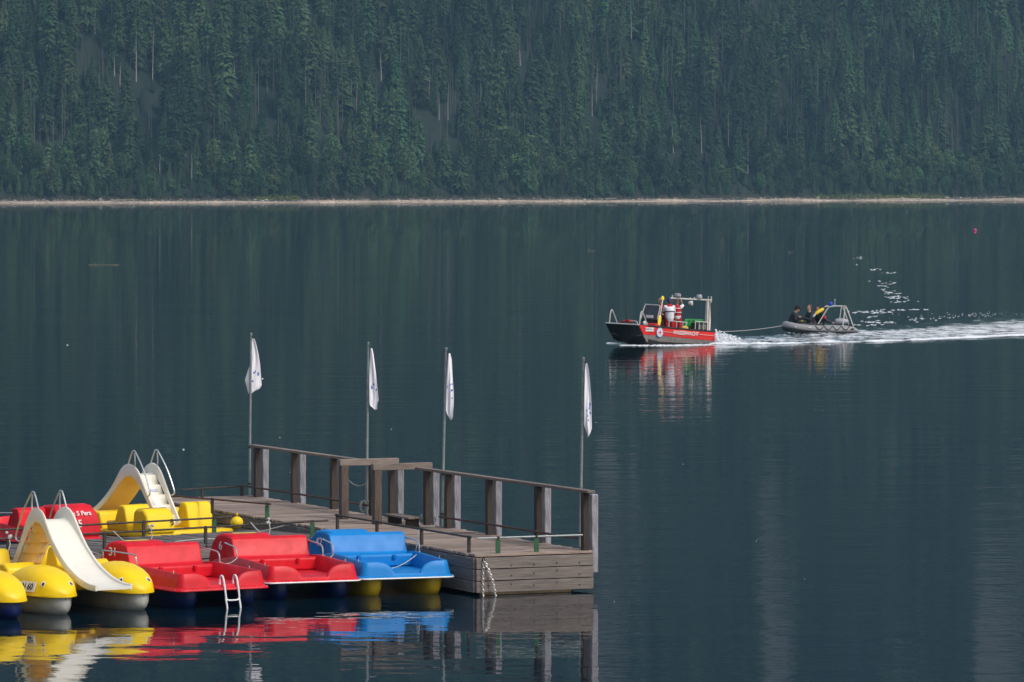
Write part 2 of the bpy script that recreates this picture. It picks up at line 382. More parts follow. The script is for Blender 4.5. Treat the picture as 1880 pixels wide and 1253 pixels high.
under = []
pts = []      # (x, y, z, proto, scale, rot, d)
random.seed(11)
d = 13.0
while d < 860:
    step = 5.5 if d < 190 else (7.2 if d < 560 else 9.5)
    ymid = 2100+d
    x = -.125*ymid-20 if d < 400 else -.14*ymid
    while x < .135*(ymid+260)+20:
        xx = x+random.uniform(-2.4, 2.4); dd = d+random.uniform(-2.6, 2.6); yy = yshore(xx)+dd
        if abs(xx/yy) < .135 or d < 40:
            z = hill(xx, dd)
            if dd > 12.2 and not gully(xx, yy, z) and z > 1:
                fn = noise.noise(Vector((xx*.018, dd*.02, 7))); f2 = noise.noise(Vector((xx*.03, dd*.03, 17)))
                clear = dd > 30 and noise.noise(Vector((xx*.011+4, dd*.016, 27))) > .80
                u = random.random()
                if clear and u < .8: x += step; continue
                pl = .42 if dd < 22 else (.24 if dd < 45 else .13)
                pl += .55*max(0, f2+.08)+.07
                if xx > 60: pl += .24
                if u < pl: k = 'leaf'; sc = random.uniform(.5, 1.2)*(.72 if dd < 20 else 1)
                elif u > .985 and dd > 30: k = 'snag'; sc = random.uniform(.7, 1.3)
                elif (dd > 65 and fn > -.05 and u < (.42 if xx < 120 else .2)): k = 'tall'; sc = random.uniform(.8, 1.1)
                else: k = 'spruce'; sc = random.choice((random.uniform(.42, .75), random.uniform(.75, 1.12)))*(.85 if dd < 40 else 1)
                pts.append((xx, yy, z-.2, random.choice(IDX[k]), sc, random.uniform(0, 6.28), dd))
                for _u in range(3 if dd < 200 else 1):      # undergrowth and young trees between the big ones
                    if random.random() < .62:
                        x3 = xx+random.uniform(-3.4, 3.4); d3 = dd+random.uniform(-2.8, 2.8); k3 = 'spruce' if random.random() < .62 else 'leaf'
                        if d3 > 12.5: under.append((x3, yshore(x3)+d3, hill(x3, d3)-.2, random.choice(IDX[k3]), random.uniform(.22, .5)*(.7 if k3 == 'leaf' else 1), random.uniform(0, 6.28), d3))
        x += step*random.uniform(.85, 1.15)
    d += step*random.uniform(.85, 1.1)
# named snags seen in the photograph (pixel x, foot y, height px)
SN = [(352, 345, 62), (293, 330, 48), (280, 158, 110), (250, 150, 95), (337, 340, 26), (492, 196, 50), (1373, 320, 90), (1236, 282, 60), (822, 222, 68), (915, 105, 32), (1095, 200, 88)]
SN2 = [(788, 195, 60), (806, 222, 55), (941, 62, 66), (975, 130, 48), (1087, 215, 60), (1159, 82, 82), (654, 208, 58), (645, 196, 50), (873, 108, 34), (955, 122, 40), (1337, 282, 78), (1288, 282, 70), (1430, 126, 60), (1677, 118, 30), (174, 66, 60), (220, 156, 44), (210, 140, 40), (1236, 200, 40), (700, 150, 60), (430, 160, 50)]
def on_hill(px, py):
    d = 13
    while d < 400:
        y = yshore((px-940)/F*2100)+d
        for _ in range(3): x = (px-940)/F*y; y = yshore(x)+d
        if HOR-(hill(x, d)-CH)*F/y <= py: break
        d += 1
    return x, y, d
random.seed(77); x = -330.0
while x < 420:      # young bushes and saplings filling the foot of the slope
    for k in range(5):
        xx = x+random.uniform(-1, 1); dd = 12.3+random.random()**1.5*26; k3 = 'leaf' if random.random() < .6 else 'spruce'
        under.append((xx, yshore(xx)+dd, hill(xx, dd)-.3, random.choice(IDX[k3]), random.uniform(.12, .30), random.uniform(0, 6.28), dd))
    x += 1.5
vis = [q for q in pts if abs(q[0]/q[1]) < .1075]
vis.sort(key=lambda q: q[6])
snags_px = []
for px, py, hp in SN+SN2:
    x, y, d = on_hill(px, py); snags_px.append((x, y, hill(x, d)-.2, hp/F*y))
def hidden_by(q):
    for x, y, z, hh in snags_px:
        if abs(q[0]/q[1]-x/y)*2100 < 3.2 and -2 < (y-yshore(x))-q[6] < 30: return True
    return False
pts = [q for q in pts if not hidden_by(q)]; under = [q for q in under if q[4] < .3 or not hidden_by(q)]; vis = [q for q in vis if not hidden_by(q)]
ind = vis[:268]; indset = set(id(q) for q in ind); rest = [q for q in pts if id(q) not in indset]+under
used = set()
def zone(x, y):
    px = 940+F*x/y
    return ('above the left end of the far beach' if px < 380 else 'on the far shore straight behind the flags' if px < 1000 else 'on the far shore behind the red rescue boat' if px < 1420 else 'on the far shore beyond the inflatable boat')
KL = {'spruce': ('dark green spruce', 'spruce_tree'), 'tall': ('tall spruce with bare lower trunk', 'spruce_tree'), 'leaf': ('rounded lighter green broadleaf tree', 'broadleaf_tree'), 'snag': ('pale dead tree trunk without branches', 'dead_tree')}
for q in ind:
    k, c, t = PK[q[3]]; txt, nm = KL[k]; lab = txt+' '+zone(q[0], q[1])
    r_ = thing(nm, lab, 'tree', (q[0], q[1], q[2]), q[5], lab.replace('tree ', 'trees ')); r_.scale = (q[4],)*3
    for part in (c, t):
        if part is None: continue
        if q[3] in used: link_copy(part, r_)
        else: part.parent = r_
    used.add(q[3])
for i, (x, y, z, hh) in enumerate(snags_px):
    pi = IDX['snag'][i % 3]; k, c, t = PK[pi]; L = [17, 13, 21][i % 3]
    names = ['tallest pale dead trunk standing close to the far beach', 'thin dead trunk left of the tall one near the beach', 'longest pale bare trunk high on the left slope', 'pale bare trunk just left of the longest one high on the left slope',
             'short dead trunk beside the tall one near the beach', 'pale trunk at the edge of a small clearing on the slope', 'pale bare trunk on the right slope above the rescue boat', 'pale bare trunk on the slope directly above the rescue boat', 'bare trunk under tall spruces above the third flag', 'short pale trunk high in the middle of the slope', 'bare trunk on the slope between the third and fourth flags']
    lab = names[i] if i < len(names) else 'thin bare pale trunk among the spruces '+('above the left beach' if F*x/y+940 < 500 else 'on the slope above the flags' if F*x/y+940 < 1010 else 'on the slope behind the rescue boat' if F*x/y+940 < 1400 else 'high on the right slope')
    r_ = thing('dead_tree', lab, 'tree', (x, y, z), i*1.3, 'dead tree trunks on the wooded slope' if i < len(names) else lab.replace('trunk', 'trunks')); s_ = hh/L; r_.scale = (1.25, 1.25, s_)
    if pi in used: link_copy(t, r_)
    else: t.parent = r_; used.add(pi)
# prototypes not yet standing anywhere: put them on the next free spots
for pi, (k, c, t) in enumerate(PK):
    if pi not in used:
        q = rest.pop(next(i for i, r0 in enumerate(rest) if abs(r0[0]/r0[1]) < .1 and r0[6] > 60 and r0[6] < 90)); txt, nm = KL[k]
        lab = txt+' higher on the wooded slope'
        r_ = thing(nm, lab, 'tree', q[:3], 0, lab); r_.scale = (q[4],)*3
        for part in (c, t):
            if part: part.parent = r_
# the rest of the forest: one object of instanced trees
fm = bpy.data.meshes.new('forest'); fm.from_pydata([(q[0], q[1], q[2]) for q in rest], [], [])
for nm, ty, fn in (('tid', 'INT', lambda q: q[3]), ('tsc', 'FLOAT', lambda q: q[4]), ('trt', 'FLOAT', lambda q: q[5])):
    at_ = fm.attributes.new(nm, ty, 'POINT')
    for i, q in enumerate(rest): at_.data[i].value = fn(q)
fo = bpy.data.objects.new('forest', fm); COL.objects.link(fo); tag(fo, 'dense dark spruce and beech forest covering the steep far hillside', 'forest', kind='stuff')
ng = bpy.data.node_groups.new('forest', 'GeometryNodeTree')
ng.interface.new_socket('Geometry', in_out='INPUT', socket_type='NodeSocketGeometry'); ng.interface.new_socket('Geometry', in_out='OUTPUT', socket_type='NodeSocketGeometry')
gi = ng.nodes.new('NodeGroupInput'); go = ng.nodes.new('NodeGroupOutput')
jn = ng.nodes.new('GeometryNodeJoinGeometry')
for k, c, t in reversed(PK):          # links added last come first, so reversed keeps the order
    g2 = ng.nodes.new('GeometryNodeGeometryToInstance')
    for o in (c, t):
        if o is None: continue
        oi = ng.nodes.new('GeometryNodeObjectInfo'); oi.transform_space = 'ORIGINAL'; oi.inputs['Object'].default_value = o
        ng.links.new(oi.outputs['Geometry'], g2.inputs[0])
    ng.links.new(g2.outputs[0], jn.inputs[0])
ip = ng.nodes.new('GeometryNodeInstanceOnPoints'); ng.links.new(gi.outputs[0], ip.inputs['Points']); ng.links.new(jn.outputs[0], ip.inputs['Instance'])
ip.inputs['Pick Instance'].default_value = True
def named(nm, ty):
    a_ = ng.nodes.new('GeometryNodeInputNamedAttribute'); a_.data_type = ty; a_.inputs['Name'].default_value = nm; return a_.outputs[0]
ng.links.new(named('tid', 'INT'), ip.inputs['Instance Index'])
cx = ng.nodes.new('ShaderNodeCombineXYZ'); ng.links.new(named('trt', 'FLOAT'), cx.inputs[2]); ng.links.new(cx.outputs[0], ip.inputs['Rotation'])
c3 = ng.nodes.new('ShaderNodeCombineXYZ')
sc_ = named('tsc', 'FLOAT')
for k in range(3): ng.links.new(sc_, c3.inputs[k])
ng.links.new(c3.outputs[0], ip.inputs['Scale'])
ng.links.new(ip.outputs[0], go.inputs[0])
md = fo.modifiers.new('forest', 'NODES'); md.node_group = ng
# scrub and grass along the bank, stones and driftwood on the beach
random.seed(5); sb = MB(); gb = MB(); st = MB()
x = -330.0
while x < 420:
    dens = noise.noise(Vector((x*.03, 0, 0)))
    for k in range(3):
        xx = x+random.uniform(-1, 1); dd = random.uniform(7, 15); c = (xx, yshore(xx)+dd, hill(xx, dd)+random.uniform(0, .5+.7*max(0, dens)))
        for j in range(7): rnd_tri(sb, (c[0]+random.uniform(-.8, .8), c[1], c[2]+random.uniform(-.1, .8+1.0*max(0, dens))), random.uniform(.25, .5))
    px = 940+F*x/yshore(x)
    if 470 < px < 545 or 1500 < px < 1740:
        for j in range(60): dd = random.uniform(6.5, 14); xx = x+random.uniform(-.8, .8); rnd_tri(gb, (xx, yshore(xx)+dd, hill(xx, dd)+random.uniform(.1, 1.1)), .32)
    for j in range(3):
        dd = random.uniform(1, 10); xx = x+random.uniform(-1, 1); r0 = random.uniform(.08, .38)*(1 if random.random() < .9 else 2)
        st.ball((xx, yshore(xx)+dd, hill(xx, dd)+r0*.2), (r0*1.4, r0, r0*.7), 6, 4)
    x += 1.3
tag(sb.build('bank_scrub', SCRUB, recalc=False), 'low reddish brown and green scrub along the top of the far beach', 'scrub', kind='stuff')
tag(gb.build('bank_grass', GRASSM, recalc=False), 'bright green grass patches at the edge of the far beach', 'grass', kind='stuff')
tag(st.build('beach_stones', mat('beach_stone', (.42, .38, .33), .9, .3, 1), smooth=False), 'pale stones scattered over the far beach', 'stones', kind='stuff')
for i, (px, dd, L, a) in enumerate([(215, 4, 9, -.25), (228, 6, 12, .1), (1120, 6, 6, .2), (1315, 5, 7, 0), (1835, 9, 9, .1)]):
    x = (px-940)/F*2000
    for _ in range(4): x = (px-940)/F*(yshore(x)+dd)
    m = MB(); z = hill(x, dd)+.25; m.tube([(-L/2, 0, 0), (0, .2, .25), (L/2, 0, .35)], [.25, .2, .08], 6)
    for k in range(3): m.tube([(-L/4+k*L/4, 0, .1), (-L/4+k*L/4+.6, .3, .9)], [.07, .03], 4)
    o = m.build('driftwood_log', mat('driftwood', (.30, .25, .21), .9), None, True); o.location = (x, yshore(x)+dd, z); o.rotation_euler = (0, 0, a)
    tag(o, ['dark fallen log sloping to the water at the left of the far beach', 'longer fallen log lying beside the sloping one on the far beach', 'driftwood log on the beach above the gap between flags and rescue boat', 'driftwood log on the beach behind the red rescue boat', 'pale driftwood log at the far right end of the beach'][i], 'log', 'driftwood logs on the far beach')
# ------------------------------------------------------------------ main floating dock
C0 = at(874.5, 1018.6, .70); A0 = at(462, 911, .70)
B0 = at(1089, 1013.2, .70)
ang = math.atan2(A0.y-B0.y, A0.x-B0.x); ang0 = ang
e1 = Vector((math.cos(ang), math.sin(ang), 0)); e2 = Vector((math.sin(ang), -math.cos(ang), 0))
AW = (B0-C0).dot(e2)+.06
DZ = .70
C0.z = 0
def D(a, b, z=0): return C0+e1*a+e2*b+Vector((0, 0, z))
def a_at(px, b):
    """distance along the dock of the line seen at picture column px"""
    lo, hi = -2.0, 22.0
    for _ in range(40):
        m = (lo+hi)/2; P = D(m, b)
        if 940+F*P.x/P.y > px: lo = m
        else: hi = m
    return lo
AL = a_at(461, AW)+.1
random.seed(3)
def dock(name, label, cat, loc, rz, L, W, near_faces, pitch=.155):
    """local x along the dock, y = -width, planks lie across"""
    t = thing(name, label, cat, loc, rz)
    pm = MB(); pm.box((0, -W/2, 0), (pitch-.024, W+.06, .045)); first = pm.build('plank', WOOD, t, bevel=.004, seg=1)
    n = int(L/pitch)
    for i in range(n):
        o = first if i == 0 else link_copy(first, t)
        o.location = (pitch*(i+.5), random.uniform(-.022, .022), DZ-.0225+random.uniform(-.004, .004)); o.rotation_euler = (random.uniform(-.002, .002), random.uniform(-.02, .02), random.uniform(-.004, .004))
        o.scale = (random.uniform(.97, 1.0), 1, 1)
    b = MB(); b.box((L/2, -W/2, DZ-.13), (L-.14, W-.14, .12)); b.build('deck_frame', POSTW, t)
    b = MB(); b.box((L/2+.05, -W/2, .0), (L-.5, W-.5, .42)); b.build('float', FLOATM, t, bevel=.02)
    return t
dk = dock('floating_dock', 'long grey wooden floating dock with railing and flagpoles', 'dock', C0, ang, AL, AW, 1)
for k in range(3):      # fascia boards: end face, near side, far side
    z = DZ-.052-.1-k*.203
    m = MB(); m.box((0, 0, 0), (.05, AW+.04, .19)); o = m.build('fascia_board', WOODY, dk, bevel=.006, seg=1); o.location = (-.03, -AW/2, z); o.rotation_euler = (0, random.uniform(-.02, .02), 0)
    for side, yy in ((1, .03), (-1, -AW-.03)):
        for j in range(4):
            L = AL/4; m = MB(); m.box((0, 0, 0), (L-.012, .05, .19)); o = m.build('fascia_board', WOODX, dk, bevel=.006, seg=1); o.location = (L*(j+.5)-.004, yy, z+random.uniform(-.004, .004))
    for q in range(5):
        m = MB(); m.ball((-.058, -.2-q*.43, z+random.uniform(-.05, .05)), .013, 6, 4); m.build('bolt', IRON, dk)
m = MB(); m.box((-.02, -AW*.42, .05), (.06, AW*.80, .1)); m.build('skirt_beam', FLOATM, dk, bevel=.01)
# low pipe rails with posts / brackets on the dock edge
def pipe_rail(name, label, P, posts, h=.27, r=.018, pmat=None, group='low pipe rails on the dock edges', grn=()):
    o0 = Vector(P[0]); t = thing(name, label, 'rail', o0, 0, group)
    L = [Vector(p)-o0+Vector((0, 0, h)) for p in P]
    m = MB(); m.tube(L, r, 8); m.build('pipe', pmat or IRON, t, True)
    for i, f in enumerate(posts):
        tot = f*(len(L)-1); k = min(int(tot), len(L)-2); q = L[k].lerp(L[k+1], tot-k)
        m = MB()
        if i in grn: m.box((q.x, q.y, q.z-h/2-.01), (.085, .02, h-.03), .3); m.build('bracket', GREENP, t, bevel=.004)
        else: m.box((q.x, q.y, q.z-h/2-.008), (.05, .05, h-.016), .5); m.build('post', IRON, t, bevel=.004)
        m = MB(); m.tube([(q.x, q.y, q.z-.02), (q.x, q.y, q.z+.024)], r*1.7, 8); m.build('clamp', IRON, t)
    return t
za = DZ
pipe_rail('pipe_rail', 'low dark pipe rail along the dock edge behind the blue pedal boat', [D(a_at(865, .05), .05, za), D(a_at(616, .05), .05, za)], [.015, .35, .68, .985])
pipe_rail('pipe_rail', 'low pipe rail with two green brackets across the dock end', [D(.06, .03, za), D(.06, AW-.12, za)], [.2, .56], grn=(0, 1), pmat=GALV)
pipe_rail('pipe_rail', 'short rusty pipe rail along the far left part of the dock edge', [D(a_at(497, .05), .05, za), D(a_at(430, .05), .05, za)+Vector((-1.6, 1.1, 0))], [.03, .5, .95], pmat=RUST, grn=(0,))

# railing along the far edge
ra = thing('wooden_railing', 'weathered wooden railing along the far edge of the dock', 'railing', D(0, AW-.07, DZ), ang0)
RX = lambda px, b=AW-.07: a_at(px, b)
RH = 1.0
pp = [472, 540, 612, 684]; qq = [719, 784, 823, 898, 988, 1074]
pm = MB(); pm.box((0, 0, RH/2), (.115, .115, RH)); post0 = pm.build('post', POSTW, ra, bevel=.008, seg=1); fst = True
sm = MB(); vs = []
sheet_m = MB()
sheet_m.box((0, 0, RH/2-.22), (.12, .13, RH+.36)); sheet0 = None
for px in pp+qq:
    a = RX(px); o = post0 if fst else link_copy(post0, ra); o.location = (a, 0, 0); fst = False
    if px in (684,): continue
    if sheet0 is None: sheet0 = sheet_m.build('sheathed_pile', SHEET, ra, bevel=.02); s_ = sheet0
    else: s_ = link_copy(sheet0, ra)
    s_.location = (a+.085, -.205, .035+(.0 if px != 1074 else -.03)); s_.rotation_euler = (0, 0, random.uniform(-.15, .15))
def rail(x0, x1, y=0, z=RH, w_=.15, h=.05, name='top_rail'):
    m = MB(); m.box((0, 0, 0), (abs(x1-x0), w_, h)); o = m.build(name, RAILW, ra, bevel=.006, seg=1); o.location = ((x0+x1)/2, y, z+h/2); return o
rail(RX(684)-.05, RX(612)-.02, -.01); rail(RX(612)-.015, RX(463), -.01)
rail(RX(1085), RX(940), -.01); rail(RX(940)+.006, RX(790), -.01); rail(RX(790)+.006, RX(713), -.01)
for x0, x1 in ((684, 462), (1068, 815)):
    m = MB(); m.tube([(RX(x0), .085, .2), (RX((x0+x1)/2), .085, .205), (RX(x1), .085, .2)], .02, 8); m.build('rusty_pipe', RUST, ra, True)
    for px in (x0*.7+x1*.3,):
        m = MB(); m.tube([(RX(px)-.04, .085, .203), (RX(px)+.04, .085, .203)], .03, 8); m.build('pipe_joint', RUST, ra, True)
# gate frames
for i, (pxi, pyi, lab) in enumerate([(631, 953, 'left wooden gate frame of inner post and cross beam on the dock'), (692, 963, 'right wooden gate frame of inner post and cross beam beside the low bench')]):
    P = at(pxi, pyi, DZ); rel = P-C0; a = rel.dot(e1); b = rel.dot(e2)
    g = thing('gate_frame', lab, 'gate frame', D(a, b, DZ), ang0, 'wooden gate frames on the dock')
    m = MB(); m.box((0, 0, .5), (.15, .15, 1.0)); m.build('inner_post', mat('gate_post_wood', (.15, .108, .09), .85, .35, 5, stretch=(7, 7, .8), bump=.006, col2=(.06, .042, .035)), g, bevel=.012, seg=2)
    m = MB(); m.beam((0, .1, 1.065), (0, -(AW-b)-.22, 1.065), .13, .125); m.build('cross_beam', RAILY, g, bevel=.01, seg=2)
    for k in range(3):
        m = MB(); m.ball((.0, .078, .15+k*.4), .012, 6, 4); m.build('bolt', IRON, g)
# bench / step
P = D(a_at(741, AW-.55), AW-.55, DZ)
bn = thing('low_bench', 'low dark wooden bench standing on the dock beside the gate frame', 'bench', P, ang0)
for k in range(2):
    m = MB(); m.box((0, .075-k*.15, .17), (1.15, .14, .035)); m.build('seat_board', RAILW, bn, bevel=.005)
for s_ in (-1, 1):
    m = MB(); m.box((s_*.42, 0, .076), (.06, .27, .15)); m.build('leg', POSTW, bn, bevel=.006)
# flagpoles and flags
fd = [(458, 910, 613, 461, 'leftmost flagpole, at the far left end of the dock railing'), (673, 946, 630, 676, 'second flagpole, beside the left gate frame'),
      (811.5, 968, 640, 819, 'third flagpole, slightly leaning, right of the gate frames'), (1065, 1005, 658, 1071, 'rightmost flagpole, near the right end of the dock')]
FO = [ # outline of every flag: (height below top in m, left, right) in m from the pole centre
 [(.10, .03, .06), (.16, .02, .09), (.4, .02, .15), (.64, -.02, .19), (.78, -.07, .2), (.95, -.12, .215), (1.06, -.09, .225), (1.13, -.07, .18), (1.18, -.06, .08), (1.23, -.04, .02)],
 [(.10, .05, .075), (.2, .04, .10), (.4, .03, .13), (.6, .025, .16), (.8, .025, .18), (1.0, .03, .205), (1.12, .03, .215), (1.13, .03, .19), (1.2, .04, .185), (1.27, .13, .185)],
 [(.09, .055, .08), (.2, .04, .11), (.4, .03, .125), (.6, .02, .14), (.8, .02, .16), (.95, .02, .165), (1.05, .02, .165), (1.15, .02, .155), (1.25, .06, .155), (1.31, .11, .13)],
 [(.09, .045, .07), (.2, .03, .095), (.4, .03, .12), (.6, .025, .14), (.8, .025, .155), (1.0, .03, .16), (1.15, .03, .165), (1.22, .05, .165), (1.3, .09, .14), (1.36, .10, .105)]]
for i, (px, py, ty, tx, lab) in enumerate(fd):
    P = at(px, py, DZ); s = (py-HOR)/(CH-DZ); H = (py-ty)/s; lean = (tx-px)/s
    t = thing('flagpole', 'grey metal '+lab, 'flagpole', P, 0, 'four flagpoles along the dock railing')
    m = MB(); m.tube([(0, 0, 0), (lean*.3, 0, H*.33), (lean*.66, 0, H*.66), (lean, 0, H)], [.027, .026, .024, .022], 12); m.build('pole', GALV, t, True)
    m = MB(); m.ball((lean, 0, H), (.03, .03, .02), 10, 6); m.build('cap', GALV, t, True)
    for zz in (.24, .98):
        m = MB(); m.tube([(lean*zz/H, 0, zz-.02), (lean*zz/H, 0, zz+.02)], .036, 10); m.beam((lean*zz/H, 0, zz), (lean*zz/H+.02, .16, zz), .03, .03); m.build('clamp', IRON, t)
    def cx_(zz): return lean*zz/H
    f = thing('flag', ['white flag hanging slack on both sides of the leftmost pole', 'white flag with faint blue print hanging slack on the second pole', 'narrow white flag with blue lettering hanging slack on the third pole', 'narrow white flag with blue print hanging slack on the rightmost pole'][i], 'flag', P+Vector((lean, 0, H)), 0, 'white flags hanging slack on the dock flagpoles')
    rings = []; NU = 26; rows = []
    for k in range(34):
        q = k/33; d = lerp(FO[i][0][0], FO[i][-1][0], q); tab = [(a_[0], a_[1]) for a_ in FO[i]]; tb2 = [(a_[0], a_[2]) for a_ in FO[i]]
        l, r_ = interp(tab, d), interp(tb2, d); row = []
        for u in range(NU):
            v = u/(NU-1); x = lerp(l, r_, v)-lean*(d/H)
            y = .007*math.sin(v*13+q*2.4+i)*min(1, q*3+.15)+.014*math.sin(v*5-q*4+i*2)+(.05 if i == 0 else -.045)-.03*v*q
            row.append((x, y, -d+.012*math.sin(v*15+i)*q))
        rows.append(row)
    m = MB(); m.loft(rows, closed=False, capped=False); o = m.build('cloth', FLAG, f, True, recalc=False)
    so = o.modifiers.new('t', 'SOLIDIFY'); so.thickness = .003
    def cloth_patch(v0, v1, q0, q1, nm='print'):
        a_, b_ = int(q0*33), max(int(q0*33)+1, int(q1*33)); c_, d_ = int(v0*25), max(int(v0*25)+1, int(v1*25))
        m = MB(); m.loft([[(p_[0], p_[1]-.006, p_[2]) for p_ in rows[k][c_:d_+1]] for k in range(a_, b_+1)], closed=False, capped=False); m.build(nm, FLAGB, f, True, recalc=False)
    rg = random.Random(50+i)
    base = [.62, .58, .52, .62][i]
    for k in range(7 if i > 1 else 4):
        v0 = rg.uniform(.1, .8); q0 = base+rg.uniform(-.06, .17); cloth_patch(v0, v0+rg.uniform(.08, .2), q0, q0+rg.uniform(.02, .05))
    m = MB(); m.tube([(-.0, -.02, -.04), (.04, -.03, -.10)], .006, 6); m.build('toggle', BLACK, f)

# mooring chain at the dock corner: real links, two strands
def chain(p, q, sag, L=.062):
    m = MB(); P = []; N = int((Vector(q)-Vector(p)).length/(L*.72))
    for i in range(N+1):
        t = i/N; P.append(Vector(p).lerp(Vector(q), t)+Vector((sag*math.sin(math.pi*t), 0, 0)))
    for i in range(N):
        c = (P[i]+P[i+1])/2; d = (P[i+1]-P[i]).normalized(); s_ = Vector((1, 0, 0)) if i % 2 else Vector((.25, 1, 0)).normalized()
        ring = [c+d*(L/2)*math.cos(t_)+s_*(L*.3)*math.sin(t_) for t_ in [k*math.pi/5 for k in range(10)]]
        m.tube(ring, .0058, 5, closed=True)
    return m
cc = D(-.085, .10, .62); t = thing('mooring_chain', 'pale metal chain hanging in two strands from the dock corner', 'chain', cc)
chain((0, 0, 0), (-.01, 0, -.66), -.01).build('strand', STEEL, t, True); chain((0.02, 0, -.03), (.21, .02, -.66), .03).build('strand', STEEL, t, True)
m = MB(); m.ball((0, .02, .0), (.03, .03, .03), 8, 6); m.build('eye_bolt', IRON, t, True)

# ------------------------------------------------------------------ side walkway between the rows of pedal boats
W1 = at(545, 983, DZ); W0 = at(-60, 1018.5, DZ); wd_ = (W0-W1); wl = wd_.length; wang = math.atan2(wd_.y, wd_.x); W1.z = 0
WWD = 2.3
wk = thing('wooden_walkway', 'narrow grey plank walkway between the two rows of pedal boats', 'walkway', W1, wang)
u1 = Vector((math.cos(wang), math.sin(wang), 0)); u2 = Vector((math.sin(wang), -math.cos(wang), 0))
if u2.y < 0: u2 = -u2
sgn = 1 if (Vector((-math.sin(wang), math.cos(wang), 0)) - u2).length < .1 else -1
wl += .0
pm = MB(); pm.box((0, sgn*WWD/2, 0), (.137, WWD, .045)); first = pm.build('plank', WOODX, wk, bevel=.004, seg=1); npl = int((wl+1.2)/.155)
WOODW = mat('dark_weathered_planks', (.17, .15, .14), .85, .3, 5, stretch=(6, .7, 6), bump=.006, rnd=.3, col2=(.08, .068, .06)); first.data.materials[0] = WOODW
WB = AW
for i in range(npl):
    x = -.85+.155*i
    # planks near the junction are cut where they reach the main dock
    o = first if i == 0 else link_copy(first, wk)
    o.location = (x, random.uniform(-.03, .03), DZ-.09+random.uniform(-.006, .006)); o.rotation_euler = (0, random.uniform(-.03, .03), random.uniform(-.012, .012))
b = MB(); b.box((wl/2+.3, sgn*WWD/2, DZ-.2), (wl, WWD-.2, .14)); b.build('walkway_frame', POSTW, wk)
for k in range(2):
    for j in range(3):
        b = MB(); b.box((wl*(j+.5)/3, -sgn*.03, DZ-.13-.09-k*.2), (wl/3-.015, .05, .18)); b.build('fascia_board', WOODX, wk, bevel=.005, seg=1)
b = MB(); b.box((wl/2+.4, sgn*WWD/2, .02), (wl-.6, WWD-.5, .4)); b.build('float', FLOATM, wk)
def Wp(x, y, z=DZ): return W1+u1*x+u2*y+Vector((0, 0, z-.07))
pipe_rail('pipe_rail', 'low dark pipe rail on the near walkway edge behind the red pedal boats', [Wp(-.75, .05), Wp(1.5, .05), Wp(4, .05), Wp(6.4, .05), Wp(wl, .05)], [.04, .3, .52, .73, .95], h=.3, grn=(0,))
pipe_rail('pipe_rail', 'low dark pipe rail on the far walkway edge before the slide boat', [Wp(-.2, WWD-.05), Wp(2, WWD-.05), Wp(4, WWD-.05), Wp(wl+.4, WWD-.05)], [.06, .3, .55, .78, .97], h=.27, grn=(0, 2, 3))
# landing at the far left end of the dock
T0 = at(450, 910.5, DZ); T1 = at(332, 918, DZ); td = T1-T0; tl = td.length; T0.z = 0
la = thing('landing_platform', 'wooden landing platform joined to the far left end of the dock', 'dock', T0, math.atan2(td.y, td.x))
pm = MB(); pm.box((0, 0, 0), (1, .137, .045)); first = pm.build('plank', RAILW, la)
for i in range(13):
    o = first if i == 0 else link_copy(first, la); s0 = .12+.095*i; o.scale = (tl-s0, 1, 1); o.location = ((tl+s0)/2+random.uniform(-.02, .02), .1+.155*i, DZ-.035+random.uniform(-.003, .003))
for k in range(3):
    b = MB(); b.box(((tl+1.35)/2, .1+.155*13, DZ-.16-k*.19), (tl-1.35, .05, .18)); b.build('fascia_board', mat('brown_fascia', (.16, .11, .07), .85, .3, 5, stretch=(.6, 6, 9), rnd=.15), la, bevel=.005)
    b = MB(); b.box((tl, .1+.155*6, DZ-.16-k*.19), (.05, 2.0, .18)); b.build('fascia_board', WOODX, la, bevel=.005)
e_ = Vector((math.cos(la.rotation_euler.z), math.sin(la.rotation_euler.z), 0))
pipe_rail('pipe_rail', 'low pipe rail along the far edge of the landing platform behind the slide', [T0+Vector((0, 0, DZ)), T0+e_*tl+Vector((0, 0, DZ))], [.05, .67], h=.2)

